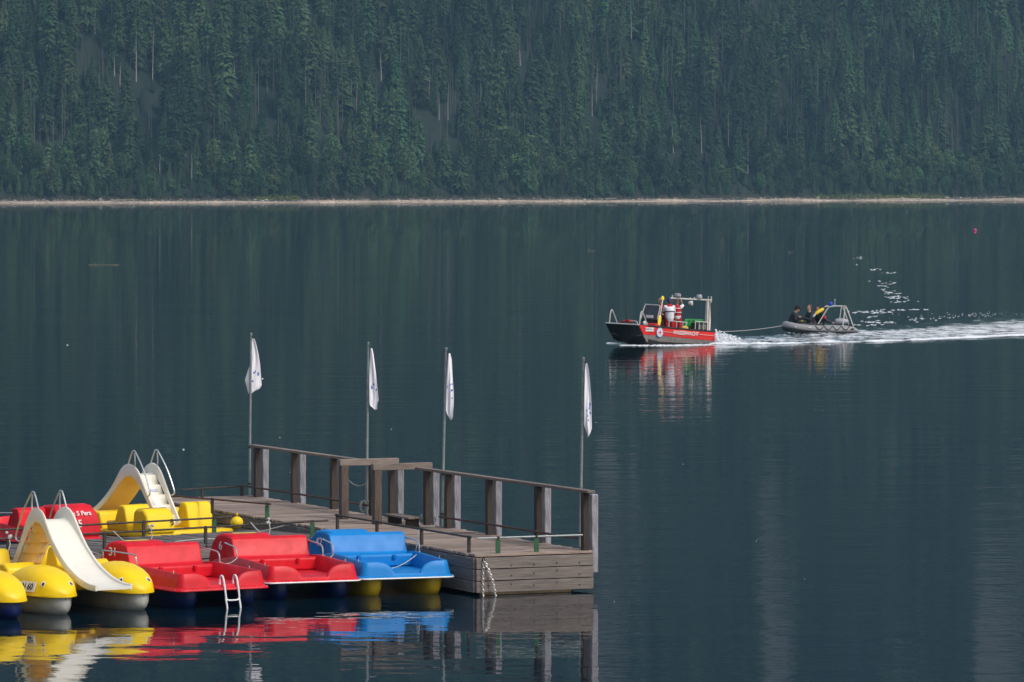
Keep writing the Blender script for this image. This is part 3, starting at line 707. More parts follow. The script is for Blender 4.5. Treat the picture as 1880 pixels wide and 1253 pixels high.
# ------------------------------------------------------------------ pedal boats
def chk(x, a, b): return max(0.0, min(1.0, (x-a)/(b-a)))
def pedal_boat(label, loc, heading, body, hull, number, lipmat=None, long_rail=False, sticker=True, hump_text=None):
    """heading: angle of the bow direction; local x forward, y to port, z up from the water"""
    t = thing('pedal_boat', label, 'pedal boat', loc, heading, 'pedal boats moored at the docks')
    hw, hl = .82, 1.5
    P = []
    def arc(cx, cy, r, a0, a1, n=6): return [(cx+r*math.cos(lerp(a0, a1, k/n)), cy+r*math.sin(lerp(a0, a1, k/n))) for k in range(n+1)]
    rc = .14; out = []
    out += arc(-hl+.1, -hw+.1, .1, R(180), R(270), 5)
    for k in range(1, 12): out.append((lerp(-hl+.1, hl-rc, k/12), -hw))
    out += arc(hl-rc, -hw+rc, rc, R(-90), R(0), 6)
    for k in range(1, 34): out.append((hl, lerp(-hw+rc, hw-rc, k/34)))
    out += arc(hl-rc, hw-rc, rc, R(0), R(90), 6)
    for k in range(1, 12): out.append((lerp(hl-rc, -hl+.1, k/12), hw))
    out += arc(-hl+.1, hw-.1, .1, R(90), R(180), 5)
    for k in range(1, 10): out.append((-hl, lerp(hw-.1, -hw+.1, k/10)))
    N = len(out)
    def top(x, y):
        z = .50+.12*chk(x, -1.4, -.4)-.035*chk(x, 0, 1.4)
        if x > 1.2:
            lo, hi = (.24, .56)
            a = chk(abs(y-.02), lo, hi); z = .385+(z-.385)*math.sqrt(max(0, 1-(1-a)**2))
        return z
    rings = [[] for _ in range(10)]
    for i in range(N):
        x, y = out[i]; a = Vector(out[i-1]); b = Vector(out[(i+1) % N]); d = b-a; nrm = Vector((d.y, -d.x)).normalized()
        zt = top(x, y); lean = .05*(zt-.36)/.25
        prof = [(.045, .300), (.055, .318), (.045, .336), (.008, .352), (-lean*.5, lerp(.352, zt, .5)), (-lean, zt-.02), (-lean-.018, zt), (-lean-.045, zt), (-lean-.062, zt-.018), (-.14, .362)]
        for j, (o_, z) in enumerate(prof): rings[j].append((x+nrm.x*o_, y+nrm.y*o_, z))
    m = MB(); m.loft(rings, closed=True, capped=True); m.build('body', body, t, True)
    # rub strip
    m = MB(); m.tube([(x*1.032, y*1.057, .306) for x, y in out], .014, 6, closed=True); m.build('rub_strip', lipmat or body, t, True)
    m = MB()
    for x, y in out[::3]: m.ball((x*1.035, y*1.06, .327), .009, 5, 4)
    tag(m.build('rivets', STEEL, t), kind='stuff')
    # seat with rounded back
    prof = [(-.22, .37), (-.22, .555), (-.25, .59), (-.60, .565), (-.66, .59), (-.79, .875), (-.82, .905), (-.87, .92), (-.97, .92), (-1.03, .89), (-1.06, .83), (-1.10, .40)]
    m = MB(); m.prism(prof, -.66, .74); o = m.build('seat', body, t, bevel=.035, seg=3)
    # engine hump with the number
    hp = [(-.84, .38), (-.84, .90), (-.92, .95), (-1.16, .97), (-1.30, .94), (-1.42, .82), (-1.50, .62), (-1.54, .36)]
    m = MB(); m.loft([[(x_, lerp(-.60, -.84, chk(x_, -.84, -1.54) if False else (x_+.84)/-.70), z_) for x_, z_ in hp], [(x_, .12, z_) for x_, z_ in hp]]); m.build('rear_hump', body, t, bevel=.05, seg=3)
    m = MB(); m.prism([(-1.08, .38), (-1.08, .62), (-1.42, .60), (-1.5, .38)], .12, .78); m.build('rear_deck', body, t, bevel=.03, seg=2)
    if number: nx_ = -1.17; text(number, .2, frame((nx_, -(.60+(-nx_-.84)/.7*.24)-.012, .78 if long_rail else .75), (1, .343, 0), (0, 0, 1)), WHITE, t, 'number')
    if hump_text:
        text(hump_text[0], .13, frame((-1.455, -.34, .80), (0, -1, 0), (.45, 0, 1)), WHITE, t, 'lettering'); text(hump_text[1], .2, frame((-1.53, -.34, .61), (0, -1, 0), (.25, 0, 1)), WHITE, t, 'lettering')
    if sticker:
        m = MB(); m.box((-1.10, -.32, .969), (.13, .42, .006)); m.build('sticker', mat('yellow_sticker', (.78, .62, .12), .5), t)
    # hulls
    for s_ in (-1, 1):
        rs = []
        for k in range(15):
            u = math.sin(k/14*math.pi/2)**.8; x = lerp(-1.42, 1.40, u); f = (1-(max(0, u-.72)/.28)**2.2)**.5 if u > .72 else (1 if u > .1 else .75+.25*u/.1)
            f = max(f, .02); wv = .25*lerp(.12, 1, f**.8); dep = -.16+.33*(1-f)
            rs.append([(x+.0*0, s_*.54+wv*math.cos(a_)*(1 if math.sin(a_) > -.2 else .96), (.30 if math.sin(a_) > 0 else lerp(.27, dep, abs(math.sin(a_))**.6))) for a_ in [2*math.pi*q/16 for q in range(16)]])
        m = MB(); m.loft(rs); m.build('hull', hull, t, True)
        m = MB(); m.ball((1.36, s_*.54, .16), .016, 8, 6); m.build('tow_eye', STEEL, t, True)
    # grab rails
    for s_ in (-1, 1):
        y = s_*.79
        if long_rail and s_ < 0: L = [(-1.35, y-.02, .52), (-1.36, y-.02, .76), (-1.30, y-.02, .80), (-.25, y, .80), (-.17, y, .77), (-.14, y, .70), (-.14, y+.02, .60)]
        else: L = [(-.84, y*.93, .82), (-.80, y*.97, .825), (-.32, y, .80), (-.2, y, .77), (-.155, y, .71), (-.15, y, .60)]
        m = MB(); m.tube(curve_pts(L, 4), .0135, 8); m.build('grab_rail', STEEL, t, True)
    for yy in (-.3, .35):
        m = MB(); m.prism([(-.212, .50), (-.212, .585), (-.17, .575), (-.185, .50)], yy-.03, yy+.03); m.build('catch', body, t, bevel=.008)
    for x_, y_ in ((.95, hw-.04), (1.2, -hw+.05)):
        m = MB(); m.tube([(x_, y_, .57), (x_, y_, .63)], .01, 6); m.build('cleat', STEEL, t)
    return t
def hv(deg): return Vector((math.sin(R(deg)), -math.cos(R(deg)), 0))       # bow direction, turned deg from straight at the camera
def place(px, py, deg, hl=1.5, z=.32):
    P = at(px, py, z) - hv(deg)*hl; P.z = 0; return P, math.atan2(hv(deg).y, hv(deg).x)
P, a = place(747, 1060, 20); blue_b = pedal_boat('bright blue pedal boat numbered 42 with yellow hulls beside the dock', P, a, BLUE, YHULL, '42', WHITE, sticker=False); B42 = (P, a)
P, a = place(576, 1067, 23); pedal_boat('red pedal boat numbered 6 with white rim next to the blue boat', P, a, RED, NAVY, '6', WHITE); B6 = (P, a)
P, a = place(410, 1081, 31); b31 = pedal_boat('red pedal boat numbered 31 with a swim ladder hanging from its bow', P, a, RED, NAVY, '31', RED, long_rail=True); B31 = (P, a)
# swim ladder on boat 31
lad = thing('swim_ladder', 'white tubular swim ladder hooked over the bow of the red pedal boat 31', 'ladder', b31.location+hv(31)*1.5+Vector((math.cos(R(31)), math.sin(R(31)), 0))*.12, a)
for s_ in (-1, 1):
    y = s_*.125
    m = MB(); m.tube(curve_pts([(-.12, y, .37), (-.12, y, .46), (-.07, y, .53), (.0, y, .50), (.05, y, .38), (.10, y, .20), (.10, y, .16), (.15, y, .0), (.16, y, -.25), (.11, y, -.8)], 4), .0165, 8); m.build('side_rail', WHITE, lad, True)
for z_ in (.14, -.2, -.5):
    m = MB(); m.tube(curve_pts([(.105, -.125, z_+.06), (.11, -.10, z_), (.115, 0, z_-.01), (.11, .10, z_), (.105, .125, z_+.06)], 3), .0145, 8); m.build('rung', WHITE, lad, True)
# a corner of another red boat and platform piece behind boat 31
# far row: red boat 5, bow away
P5 = at(86, 924, .985); h5 = Vector((-math.sin(R(39)), math.cos(R(39)), 0)); P5 = P5 + h5*.9; P5.z = 0
pedal_boat('red pedal boat numbered 5 moored in the far row with its stern to the walkway', P5, math.atan2(h5.y, h5.x), RED, NAVY, '', RED, sticker=False, hump_text=('max 5 Pers', '5'))
# small 5 on the back of the seat
text('5', .17, Matrix.Translation(P5) @ Matrix.Rotation(math.atan2(h5.y, h5.x), 4, 'Z') @ frame((-1.085, .58, .76), (0, -1, 0), (.1, 0, 1)), WHITE, None, 'number')
n5 = bpy.data.objects['number.003'] if 'number.003' in bpy.data.objects else None
for o in list(bpy.data.objects):
    if o.name.startswith('number') and o.parent is None:
        b5 = [q for q in bpy.data.objects if q.name.startswith('pedal_boat') and (q.location-P5).length < .01][0]
        bpy.context.view_layer.update(); o.parent = b5; o.matrix_parent_inverse = b5.matrix_world.inverted()

def slide_boat(label, loc, heading, hull, with_slide=True, plate=None, rear_text=False, eyes=True):
    """local origin: water level under the tips of the two floats; x forward (boat lies towards -x)"""
    t = thing('slide_pedal_boat', label, 'pedal boat', loc, heading, 'yellow pedal boats with slides')
    sp = .72
    for s_ in (-1, 1):
        rs = []; N = 18
        for k in range(N):
            u = math.sin(k/(N-1)*math.pi/2); x = -3.7+3.7*u; e = max(0, (x+1.1)/1.1); f = math.sqrt(max(.0004, 1-e**2.6)) if e > 0 else (1 if x > -3.4 else .8)
            wv = .34*f; dep = -.14+.26*(1-f)
            rs.append([(x-.02, s_*sp+wv*math.cos(a_), (.285 if math.sin(a_) > .01 else lerp(.27, dep, abs(math.sin(a_))**.7))) for a_ in [2*math.pi*q/18 for q in range(18)]])
        m = MB(); m.loft(rs); m.build('float_hull', hull, t, True)
        m = MB(); m.tube([(-.02, s_*sp, .26), (-.10, s_*sp, .12), (-.3, s_*sp, -.03)], .012, 5); m.build('keel_seam', BLACK, t)
        # hood
        rs = []; N = 24
        for k in range(N):
            u = k/(N-1); x = .03-1.62*u
            e = min(1, u/.62); hgt = .475*(1-(1-e)**2.3)**.62
            if u > .62: hgt = lerp(.475, .28, ((u-.62)/.38)**1.6)
            e2_ = min(1, u/.5); wv = .385*max(.08, (1-(1-e2_)**2.4)**.5)
            base = [(s_*sp+wv*1.06, .286), (s_*sp+wv*1.08, .30), (s_*sp+wv*1.03, .335)]
            ring = [(x, base[0][0], base[0][1]), (x, base[1][0], base[1][1]), (x, base[2][0], base[2][1])]
            for q in range(1, 14):
                a_ = math.pi*q/14; ring.append((x, s_*sp+wv*math.copysign(abs(math.cos(a_))**.8, math.cos(a_)), .335+max(.01, hgt-.05)*math.sin(a_)**.72))
            ring += [(x, 2*s_*sp-base[2][0], base[2][1]), (x, 2*s_*sp-base[1][0], base[1][1]), (x, 2*s_*sp-base[0][0], base[0][1])]
            rs.append(ring)
        m = MB(); m.loft(rs); m.build('float_hood', YEL, t, True)
        # painted eyes lying on the surface of the hood
        if eyes:
            from mathutils.bvhtree import BVHTree
            tree = BVHTree.FromPolygons([Vector(v) for v in m.v], m.f)
            for q in (-1, 1):
                loc_, nrm_, _, _ = tree.ray_cast(Vector((-.02 if q < 0 else .12, s_*sp+q*1.0, .50)), Vector((-.35 if q < 0 else -.30, -q, 0)).normalized())
                if loc_ is None: continue
                if nrm_.y*q < 0: nrm_ = -nrm_
                for nm_, rx, rz_, mt, off, dx in (('eye', .04, .054, WHITE, .002, 0), ('pupil', .026, .036, BLACK, .006, .008)):
                    mm = MB(); mm.ball((0, 0, 0), (rx, rz_, .004), 14, 6); o = mm.build(nm_, mt, t, True)
                    Mx = frame(loc_+nrm_*off, Vector((1, 0, 0))-nrm_*nrm_.x, Vector((0, 0, 1))) if False else None
                    zx = nrm_; xx_ = Vector((0, 0, 1)).cross(zx).normalized(); yy_ = zx.cross(xx_)
                    o.matrix_local = Matrix(((xx_.x, yy_.x, zx.x, loc_.x+zx.x*off+dx), (xx_.y, yy_.y, zx.y, loc_.y+zx.y*off), (xx_.z, yy_.z, zx.z, loc_.z+zx.z*off-.006*(mt is BLACK)), (0, 0, 0, 1)))
    # centre deck, side decks and seats
    m = MB(); m.box((-2.3, 0, .36), (2.7, 2.0, .12)); m.build('deck', YEL, t, bevel=.05, seg=3)
    for s_ in (-1, 1):
        prof = [(-2.25, .40), (-2.2, .58), (-2.5, .60), (-2.62, .86), (-2.68, .90), (-2.80, .90), (-2.86, .84), (-2.98, .40)]
        m = MB(); m.prism(prof, s_*.42, s_*1.0); m.build('seat', YEL, t, bevel=.035, seg=3)
        m = MB(); m.prism([(-1.55, .40), (-1.6, .66), (-1.75, .74), (-1.95, .72), (-2.05, .40)], s_*.40, s_*.98); m.build('footwell_cowl', YEL, t, bevel=.04, seg=3)
        if s_ > 0: m = MB(); m.prism([(-3.1, .40), (-3.15, .80), (-3.25, .86), (-3.5, .86), (-3.62, .74), (-3.7, .40)], s_*.38, s_*1.0); m.build('rear_box', YEL, t, bevel=.05, seg=3)
    if rear_text:
        text('max 5 Pers', .13, frame((-3.36, .69, .864), (0, -1, 0), (1, 0, 0)), BLACK, t, 'lettering')
        text('5', .17, frame((-3.68, .46, .6), (0, -1, 0), (.35, 0, 1)), BLACK, t, 'lettering')
    if with_slide:
        fl = [(-2.88, .50), (-2.48, 1.0), (-2.22, 1.28), (-2.02, 1.41), (-1.80, 1.41), (-1.58, 1.27), (-1.20, .95), (-.80, .68), (-.35, .50), (.02, .43), (.30, .425)]
        top_ = curve_pts([(x, 0, z) for x, z in fl], 5)
        NT = len(top_)
        def offs(i, d):
            a_ = top_[max(0, i-1)]; b_ = top_[min(NT-1, i+1)]; tt = (b_-a_).normalized(); nn = Vector((-tt.z, 0, tt.x)); return top_[i]+nn*d
        def halfw(i): return lerp(.212, .30, i/(NT-1))
        def wallh(i):
            x = top_[i].x; return .065+.125*math.exp(-((x+1.92)/.36)**2) if x < -.2 else lerp(.065, .045, chk(x, -.2, .3))
        for s_ in (-1, 1):
            rings = []
            for i in range(NT):
                h_ = halfw(i); wh = wallh(i)
                inn = offs(i, .0); o1 = offs(i, -.035); o2 = offs(i, wh)
                rings.append([(o1.x, s_*(h_+.035), o1.z), (o2.x, s_*(h_+.045), o2.z-.015), (o2.x, s_*(h_+.03), o2.z+.012), (o2.x, s_*(h_+.005), o2.z), (inn.x, s_*(h_-.012), inn.z-.01), (o1.x, s_*(h_+.015), o1.z)])
            m = MB(); m.loft(rings); m.build('slide_wall', CREAM, t, True)
        k0 = next(i for i in range(NT) if top_[i].x > -2.06)
        rings = []
        for i in range(k0, NT):
            h_ = halfw(i)-.005; rings.append([(offs(i, .012 if q in (-1, 1) else 0).x, q*h_, offs(i, .03 if abs(q) == 1 else 0).z) for q in (-1, -.8, -.4, 0, .4, .8, 1)]+[(offs(i, -.025).x, q*h_, offs(i, -.025).z) for q in (1, 0, -1)])
        m = MB(); m.loft(rings); m.build('slide_chute', CREAM, t, True)
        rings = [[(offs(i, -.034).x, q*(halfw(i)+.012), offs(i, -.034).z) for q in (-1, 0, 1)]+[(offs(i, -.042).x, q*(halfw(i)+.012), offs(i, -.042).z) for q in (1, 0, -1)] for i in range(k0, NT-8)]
        m = MB(); m.loft(rings); m.build('slide_bounce_panel', CREAM_BOUNCE, t, True)  # added panel below the chute, its peach colour is painted bounce light
        # moulded steps of the ladder side: zigzag panel
        zz = []; x0, z0, x1, z1 = -2.86, .48, -2.06, 1.40; ns = 5
        for k in range(ns):
            a0 = k/ns; a1 = (k+1)/ns; zz += [(lerp(x0, x1, a0), lerp(z0, z1, a0)), (lerp(x0, x1, a1)-.055, lerp(z0, z1, a1)), (lerp(x0, x1, a1)-.004, lerp(z0, z1, a1)+.004)]
        for nm_, mt_, dx_, dz_ in (('ladder_steps', CREAM, 0, 0), ('ladder_bounce_panel', CREAM_BOUNCE, .03, -.022)):  # second panel is added behind the steps to carry the painted bounce light
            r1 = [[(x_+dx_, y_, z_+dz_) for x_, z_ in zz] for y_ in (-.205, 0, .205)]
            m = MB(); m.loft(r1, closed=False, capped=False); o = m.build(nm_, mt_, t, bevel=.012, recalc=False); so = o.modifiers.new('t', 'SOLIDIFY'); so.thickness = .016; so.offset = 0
        for k in range(2):
            m = MB(); m.box((0, 0, 0), (.004, .18, .06)); o = m.build('step_sticker', mat('pale_blue_sticker', (.45, .5, .62), .5), t); o.location = (lerp(x0, x1, (1.35+2*k)/ns)-.022, -.02, lerp(z0, z1, (1.5+2*k)/ns)); o.rotation_euler = (0, R(31), 0)
        for s_ in (-1, 1):
            y = s_*.262; L = [(-2.50, y, 1.02), (-2.62, y+s_*.02, 1.05), (-2.64, y+s_*.02, 1.14), (-2.42, y+s_*.01, 1.52), (-2.14, y, 1.84), (-2.06, y, 1.885), (-1.99, y, 1.84), (-1.86, y, 1.60), (-1.90, y, 1.53), (-2.00, y, 1.52), (-2.10, y, 1.60), (-2.09, y, 1.84)]
            m = MB(); m.tube(curve_pts(L, 4), .0145, 8); m.build('hand_rail', STEEL, t, True)
    if plate:
        q = text(plate, .155, frame((-.62, -sp-.395, .44), (1, .13, 0), (.0, .35, 1)), BLACK, t, 'registration')
        m = MB(); m.box((0, 0, 0), (.42, .01, .17)); o = m.build('plate', WHITE, t); o.location = (-.62, -sp-.385, .44); o.rotation_euler = (R(-19), 0, .13)
    return t
hA = 33
PA = Vector((-6.67, 78.6, 0)); slide_boat('yellow pedal boat with white slide and painted eyes, nearest the camera', PA, math.atan2(hv(hA).y, hv(hA).x), WHULL, plate='N 60')
PC = Vector((-8.60, 76.9, 0)); slide_boat('yellow pedal boat with dark blue hull cut off by the left edge', PC, math.atan2(hv(hA).y, hv(hA).x), NAVY, with_slide=False, eyes=False)
hB = Vector((-math.sin(R(38)), math.cos(R(38)), 0)); PB = Vector((-7.12, 92.8, 0))+hB*2.03
slide_boat('yellow pedal boat with white slide moored beyond the walkway, ladder side facing us', PB, math.atan2(hB.y, hB.x), WHULL, rear_text=True)
# little yellow float by the landing
m = MB(); m.ball((0, 0, 0), (.12, .12, .12), 16, 10); m.tube([(0, 0, .14), (0, 0, .18)], .02, 8); o = m.build('mooring_buoy', YEL, None, True); o.location = at(435, 960, .62); tag(o, 'small yellow mooring float lying between the walkway and the dock', 'buoy')

# ropes
def rope(name, label, pts, r=.009, sag=0, grp='mooring ropes tied to the pipe rails'):
    pts = [Vector(p) for p in pts]; c = pts[0].copy()
    if len(pts) == 2:
        a_, b_ = pts; pts = [a_.lerp(b_, k/8)+Vector((0, 0, -sag*4*(k/8)*(1-k/8))) for k in range(9)]
    else: pts = curve_pts(pts, 5)
    m = MB(); m.tube([p-c for p in pts], r, 6); o = m.build(name, ROPE, None, True); o.location = c; tag(o, label, 'rope', grp); return o
def coil(px, py, z, label, R_=.11, n=3):
    c = at(px, py, z); pts = []
    for k in range(n*12): a_ = k/12*2*math.pi; pts.append(c+Vector((R_*.55*math.cos(a_)+.004*k/4, .02*math.sin(k), R_*math.sin(a_)*(1+.04*math.sin(k)))))
    m = MB(); m.tube([p-c for p in pts], .011, 6); o = m.build('rope_coil', ROPE, None, True); o.location = c; tag(o, label, 'rope', 'rope coils hung on the dock posts'); return o
coil(666, 930, .87, 'small white rope coil hung left of the second flagpole'); coil(678, 927, .88, 'small white rope coil hung right of the second flagpole', .08, 2)
rope('rope', 'white rope looped round a railing post beside the low bench', [at(774, 946, .93), at(770, 958, .80), at(772, 966, .73), at(785, 967, .72), at(799, 967, .72), at(800, 955, .82), at(797, 948, .92)], .012)
rope('rope', 'slack thin rope between the left gate frame and the second flagpole', [at(637, 878, 1.45), at(672, 888, 1.4)], .007, .09)
def bl(B, x, y, z): P, a = B; return P+Vector((math.cos(a)*x-math.sin(a)*y, math.sin(a)*x+math.cos(a)*y, z))
rope('rope', 'pale rope from the walkway rail to the stern of red boat 31', [Wp(4.0, .05, 1.02), bl(B31, -1.5, .3, .7)], .011, .1)
rope('rope', 'second pale rope tied to the rail just left of red boat 31', [Wp(5.0, .05, 1.02), bl(B31, -1.5, -.6, .7)], .011, .1)
rope('rope', 'pale rope from the rail down to red boat 6', [Wp(1.0, .05, 1.04), bl(B6, -1.45, .4, .75)], .013, .05)
rope('rope', 'thin line tied across the front of the blue boat', [bl(B42, -.15, .8, .62), bl(B42, .9, -.1, .42)], .008, .05)
rope('rope', 'thin line tied across the side of red boat 6 to the blue boat', [bl(B6, -.15, .8, .62), bl(B42, -.1, -.8, .62)], .008, .06)
rope('rope', 'thin line between the sides of red boats 31 and 6', [bl(B31, -.15, .8, .62), bl(B6, -.1, -.8, .62)], .008, .06)
rope('rope', 'loose rope lying across the walkway planks', [Wp(.2, .1, .95), Wp(.8, .8, .72), Wp(1.4, .9, .72), Wp(2.2, .7, .72)], .010)
rope('rope', 'thin rope from the dock rail down past the blue boat', [D(a_at(773, .03), -.02, .95), D(a_at(772, .03), -.10, .25)], .010, 0)
for k, (x_, lab) in enumerate([(.6, 'knotted rope hanging from the rail near the yellow float'), (3.2, 'knotted rope hanging on the rail behind red boat 31'), (6.2, 'knotted rope on the walkway rail behind the near slide')]):
    c = Wp(x_, .05, 1.06); m = MB()
    for q in range(5): m.ball((random.uniform(-.04, .04), random.uniform(-.03, .03), random.uniform(-.05, .04)), .03, 7, 5)
    m.tube([(0, 0, 0), (.03, -.03, -.15), (-.01, -.05, -.32)], .011, 6); o = m.build('rope_knot', ROPE, None, True); o.location = c; tag(o, lab, 'rope', 'knotted ropes on the walkway rail')
# ------------------------------------------------------------------ people
SKIN = mat('skin', (.50, .27, .18), .55, .1, 20); REDC = mat('red_cloth', (.50, .012, .018), .8, .15, 12, bump=.01, bscale=14); DRED = mat('dark_red_cloth', (.30, .01, .015), .8, .15, 12, bump=.01, bscale=14)
WHC = mat('white_shirt_cloth', (.76, .75, .80), .85, .06, 12, bump=.012, bscale=12); BLC = mat('black_neoprene', (.010, .013, .020), .6, .2, 14, bump=.008, bscale=14)
HAIRB = mat('brown_hair', (.07, .035, .02), .7, .3, 60); HAIRD = mat('dark_hair', (.015, .012, .011), .6, .3, 60); HAIRL = mat('blond_hair', (.42, .28, .15), .7, .3, 60)
NAVYC = mat('navy_cap_cloth', (.012, .02, .13), .8, .1, 20); YC = mat('yellow_gear', (.80, .55, .02), .45, .1, 10); REFL = mat('grey_reflective_band', (.70, .71, .70), .4, .05, 20)
CAPBLUE = mat('light_blue_cap', (.45, .55, .75), .7, .1, 20); GREYD = mat('dark_grey_strap', (.03, .035, .045), .7, .1, 20)
def person(label, parent_loc, rz, J, skin_only=False, wear=(), hair=HAIRB, cap=None, face=True, sc_=1.0):
    """J: joints in metres in the figure's own frame, facing +x, y to its left, z up from the feet or seat"""
    t = thing('person', label, 'person', parent_loc, rz, None); V = {k: Vector(v) for k, v in J.items()}
    m = MB(); m.caps(V['pel'], V['che'], .125, .15, 14); m.caps(V['che'], V['nec'], .14, .065, 12); m.caps(V['nec'], V['hea'], .055, .07, 10)
    for s_ in 'lr':
        m.caps(V['che']+(V['sh'+s_]-V['che'])*.3, V['sh'+s_], .09, .062, 10); m.caps(V['sh'+s_], V['el'+s_], .056, .042, 10); m.caps(V['el'+s_], V['wr'+s_], .042, .028, 10)
        m.caps(V['pel'], V['hi'+s_], .11, .095, 10); m.caps(V['hi'+s_], V['kn'+s_], .09, .06, 10); m.caps(V['kn'+s_], V['an'+s_], .058, .04, 10); m.caps(V['an'+s_], V['to'+s_], .045, .035, 8)
        d = (V['wr'+s_]-V['el'+s_]).normalized(); sd_ = d.cross(Vector((0, 0, 1)) if abs(d.z) < .9 else Vector((1, 0, 0))).normalized(); dn = d.cross(sd_)
        if dn.z > 0: dn = -dn
        pc = V['wr'+s_]+d*.085
        m.caps(V['wr'+s_], pc, .026, .033, 8)
        for q in range(4):
            o_ = sd_*(q-1.5)*.0205; L = (.066, .078, .074, .056)[q]; k1 = pc+o_+d*L*.5; k2 = k1+d*L*.25+dn*L*.45
            m.caps(pc+o_*.9-d*.01, k1, .0105, .0095, 6); m.caps(k1, k2, .0095, .008, 6)
        th = V['wr'+s_]+d*.03+sd_*(.03 if s_ == 'l' else -.03); m.caps(th, th+d*.04+sd_*(.022 if s_ == 'l' else -.022)+dn*.02, .012, .009, 6)
    h = V['hea']; look = V.get('look', Vector((1, 0, 0))).normalized(); sd2 = Vector((0, 0, 1)).cross(look).normalized(); up = look.cross(sd2)
    m.caps(h+up*.02, h+up*.10+look*.005, .082, .088, 14); m.caps(h+look*.035-up*.055, h+look*.05+up*.04, .052, .068, 12)
    if face:
        m.caps(h+look*.095+up*.045, h+look*.118+up*.01, .010, .017, 8)
        for q in (-1, 1): m.caps(h+sd2*q*.083+up*.045, h+sd2*q*.088+up*.005, .016, .012, 6)
    m.build('body', SKIN, t, remesh=.011)
    if face:
        for q in (-1, 1):
            e = MB(); e.ball(h+look*.098+sd2*q*.032+up*.045, .011, 8, 6); e.build('eye', BLACK, t, True)
        e = MB(); e.caps(h+look*.103+sd2*.02-up*.03, h+look*.103-sd2*.02-up*.03, .006, .006, 6); e.build('mouth', DRED, t, True)
    e = MB(); e.caps(h+up*.06-look*.03, h+up*.115-look*.015, .100, .094, 12); e.caps(h-look*.045+up*.0, h-look*.035+up*.07, .074, .09, 10); e.build('hair', hair, t, remesh=.012)
    if cap:
        e = MB(); e.caps(h+up*.10-look*.01, h+up*.14-look*.01, .112, .095, 14); e.build('cap', cap, t, True)
        e = MB(); e.prism([(.05, 0), (.16, -.015), (.165, -.005), (.05, .014)], -.06, .06); o = e.build('cap_peak', cap, t, bevel=.004)
        o.matrix_local = Matrix(((look.x, sd2.x, up.x, h.x+up.x*.10), (look.y, sd2.y, up.y, h.y+up.y*.10), (look.z, sd2.z, up.z, h.z+up.z*.10), (0, 0, 0, 1)))
    for nm, mt, segs in wear:
        e = MB()
        for a_, b_, r0, r1 in segs:
            pa = V[a_] if isinstance(a_, str) else V[a_[0]].lerp(V[a_[1]], a_[2]); pb = V[b_] if isinstance(b_, str) else V[b_[0]].lerp(V[b_[1]], b_[2])
            e.caps(pa, pb, r0, r1, 14)
        e.build(nm, mt, t, remesh=.014)
    t.scale = (sc_, sc_, sc_)
    return t
TORSO = [('pel', 'che', .155, .175), ('che', ('che', 'nec', .6), .165, .095)]
def shirt(sl=.75, f=1.0): return [(a, b, r0*f, r1*f) for a, b, r0, r1 in TORSO]+[(('che', 'sh'+s_, .3), 'sh'+s_, .105, .082) for s_ in 'lr']+[('sh'+s_, ('sh'+s_, 'el'+s_, sl), .08, .068) for s_ in 'lr']
def sleeves(): return [('el'+s_, ('el'+s_, 'wr'+s_, .9), .064, .05) for s_ in 'lr']+[('sh'+s_, 'el'+s_, .088, .068) for s_ in 'lr']
TROU = [('pel', 'hi'+s_, .145, .125) for s_ in 'lr']+[('hi'+s_, 'kn'+s_, .115, .088) for s_ in 'lr']+[('kn'+s_, ('kn'+s_, 'an'+s_, .9), .086, .072) for s_ in 'lr']
SHOE = [(('an'+s_), 'to'+s_, .055, .045) for s_ in 'lr']
VEST = [(('pel', 'che', .25), 'che', .185, .20), ('che', ('che', 'nec', .7), .19, .12), (('che', 'shl', .3), ('che', 'shl', .7), .125, .10), (('che', 'shr', .3), ('che', 'shr', .7), .125, .10)]
def stand(**k):
    J = dict(pel=(0, 0, .95), che=(.0, 0, 1.27), nec=(.0, 0, 1.49), hea=(.02, 0, 1.62), shl=(0, .19, 1.42), shr=(0, -.19, 1.42), ell=(-.03, .27, 1.13), elr=(-.03, -.27, 1.13), wrl=(.07, .26, .90), wrr=(.07, -.26, .90),
             hil=(0, .10, .90), hir=(0, -.10, .90), knl=(.03, .12, .50), knr=(.03, -.12, .50), anl=(0, .13, .08), anr=(0, -.13, .08), tol=(.16, .15, .04), tor=(.16, -.15, .04), look=(1, 0, -.1)); J.update(k); return J
def sit(**k):
    J = dict(pel=(0, 0, .12), che=(.03, 0, .43), nec=(.06, 0, .64), hea=(.09, 0, .77), shl=(.03, .19, .57), shr=(.03, -.19, .57), ell=(.12, .25, .30), elr=(.12, -.25, .30), wrl=(.34, .14, .26), wrr=(.34, -.14, .26),
             hil=(.02, .10, .10), hir=(.02, -.10, .10), knl=(.44, .14, .10), knr=(.44, -.14, .10), anl=(.52, .14, -.32), anr=(.52, -.14, -.32), tol=(.66, .15, -.36), tor=(.66, -.15, -.36), look=(1, 0, -.15)); J.update(k); return J

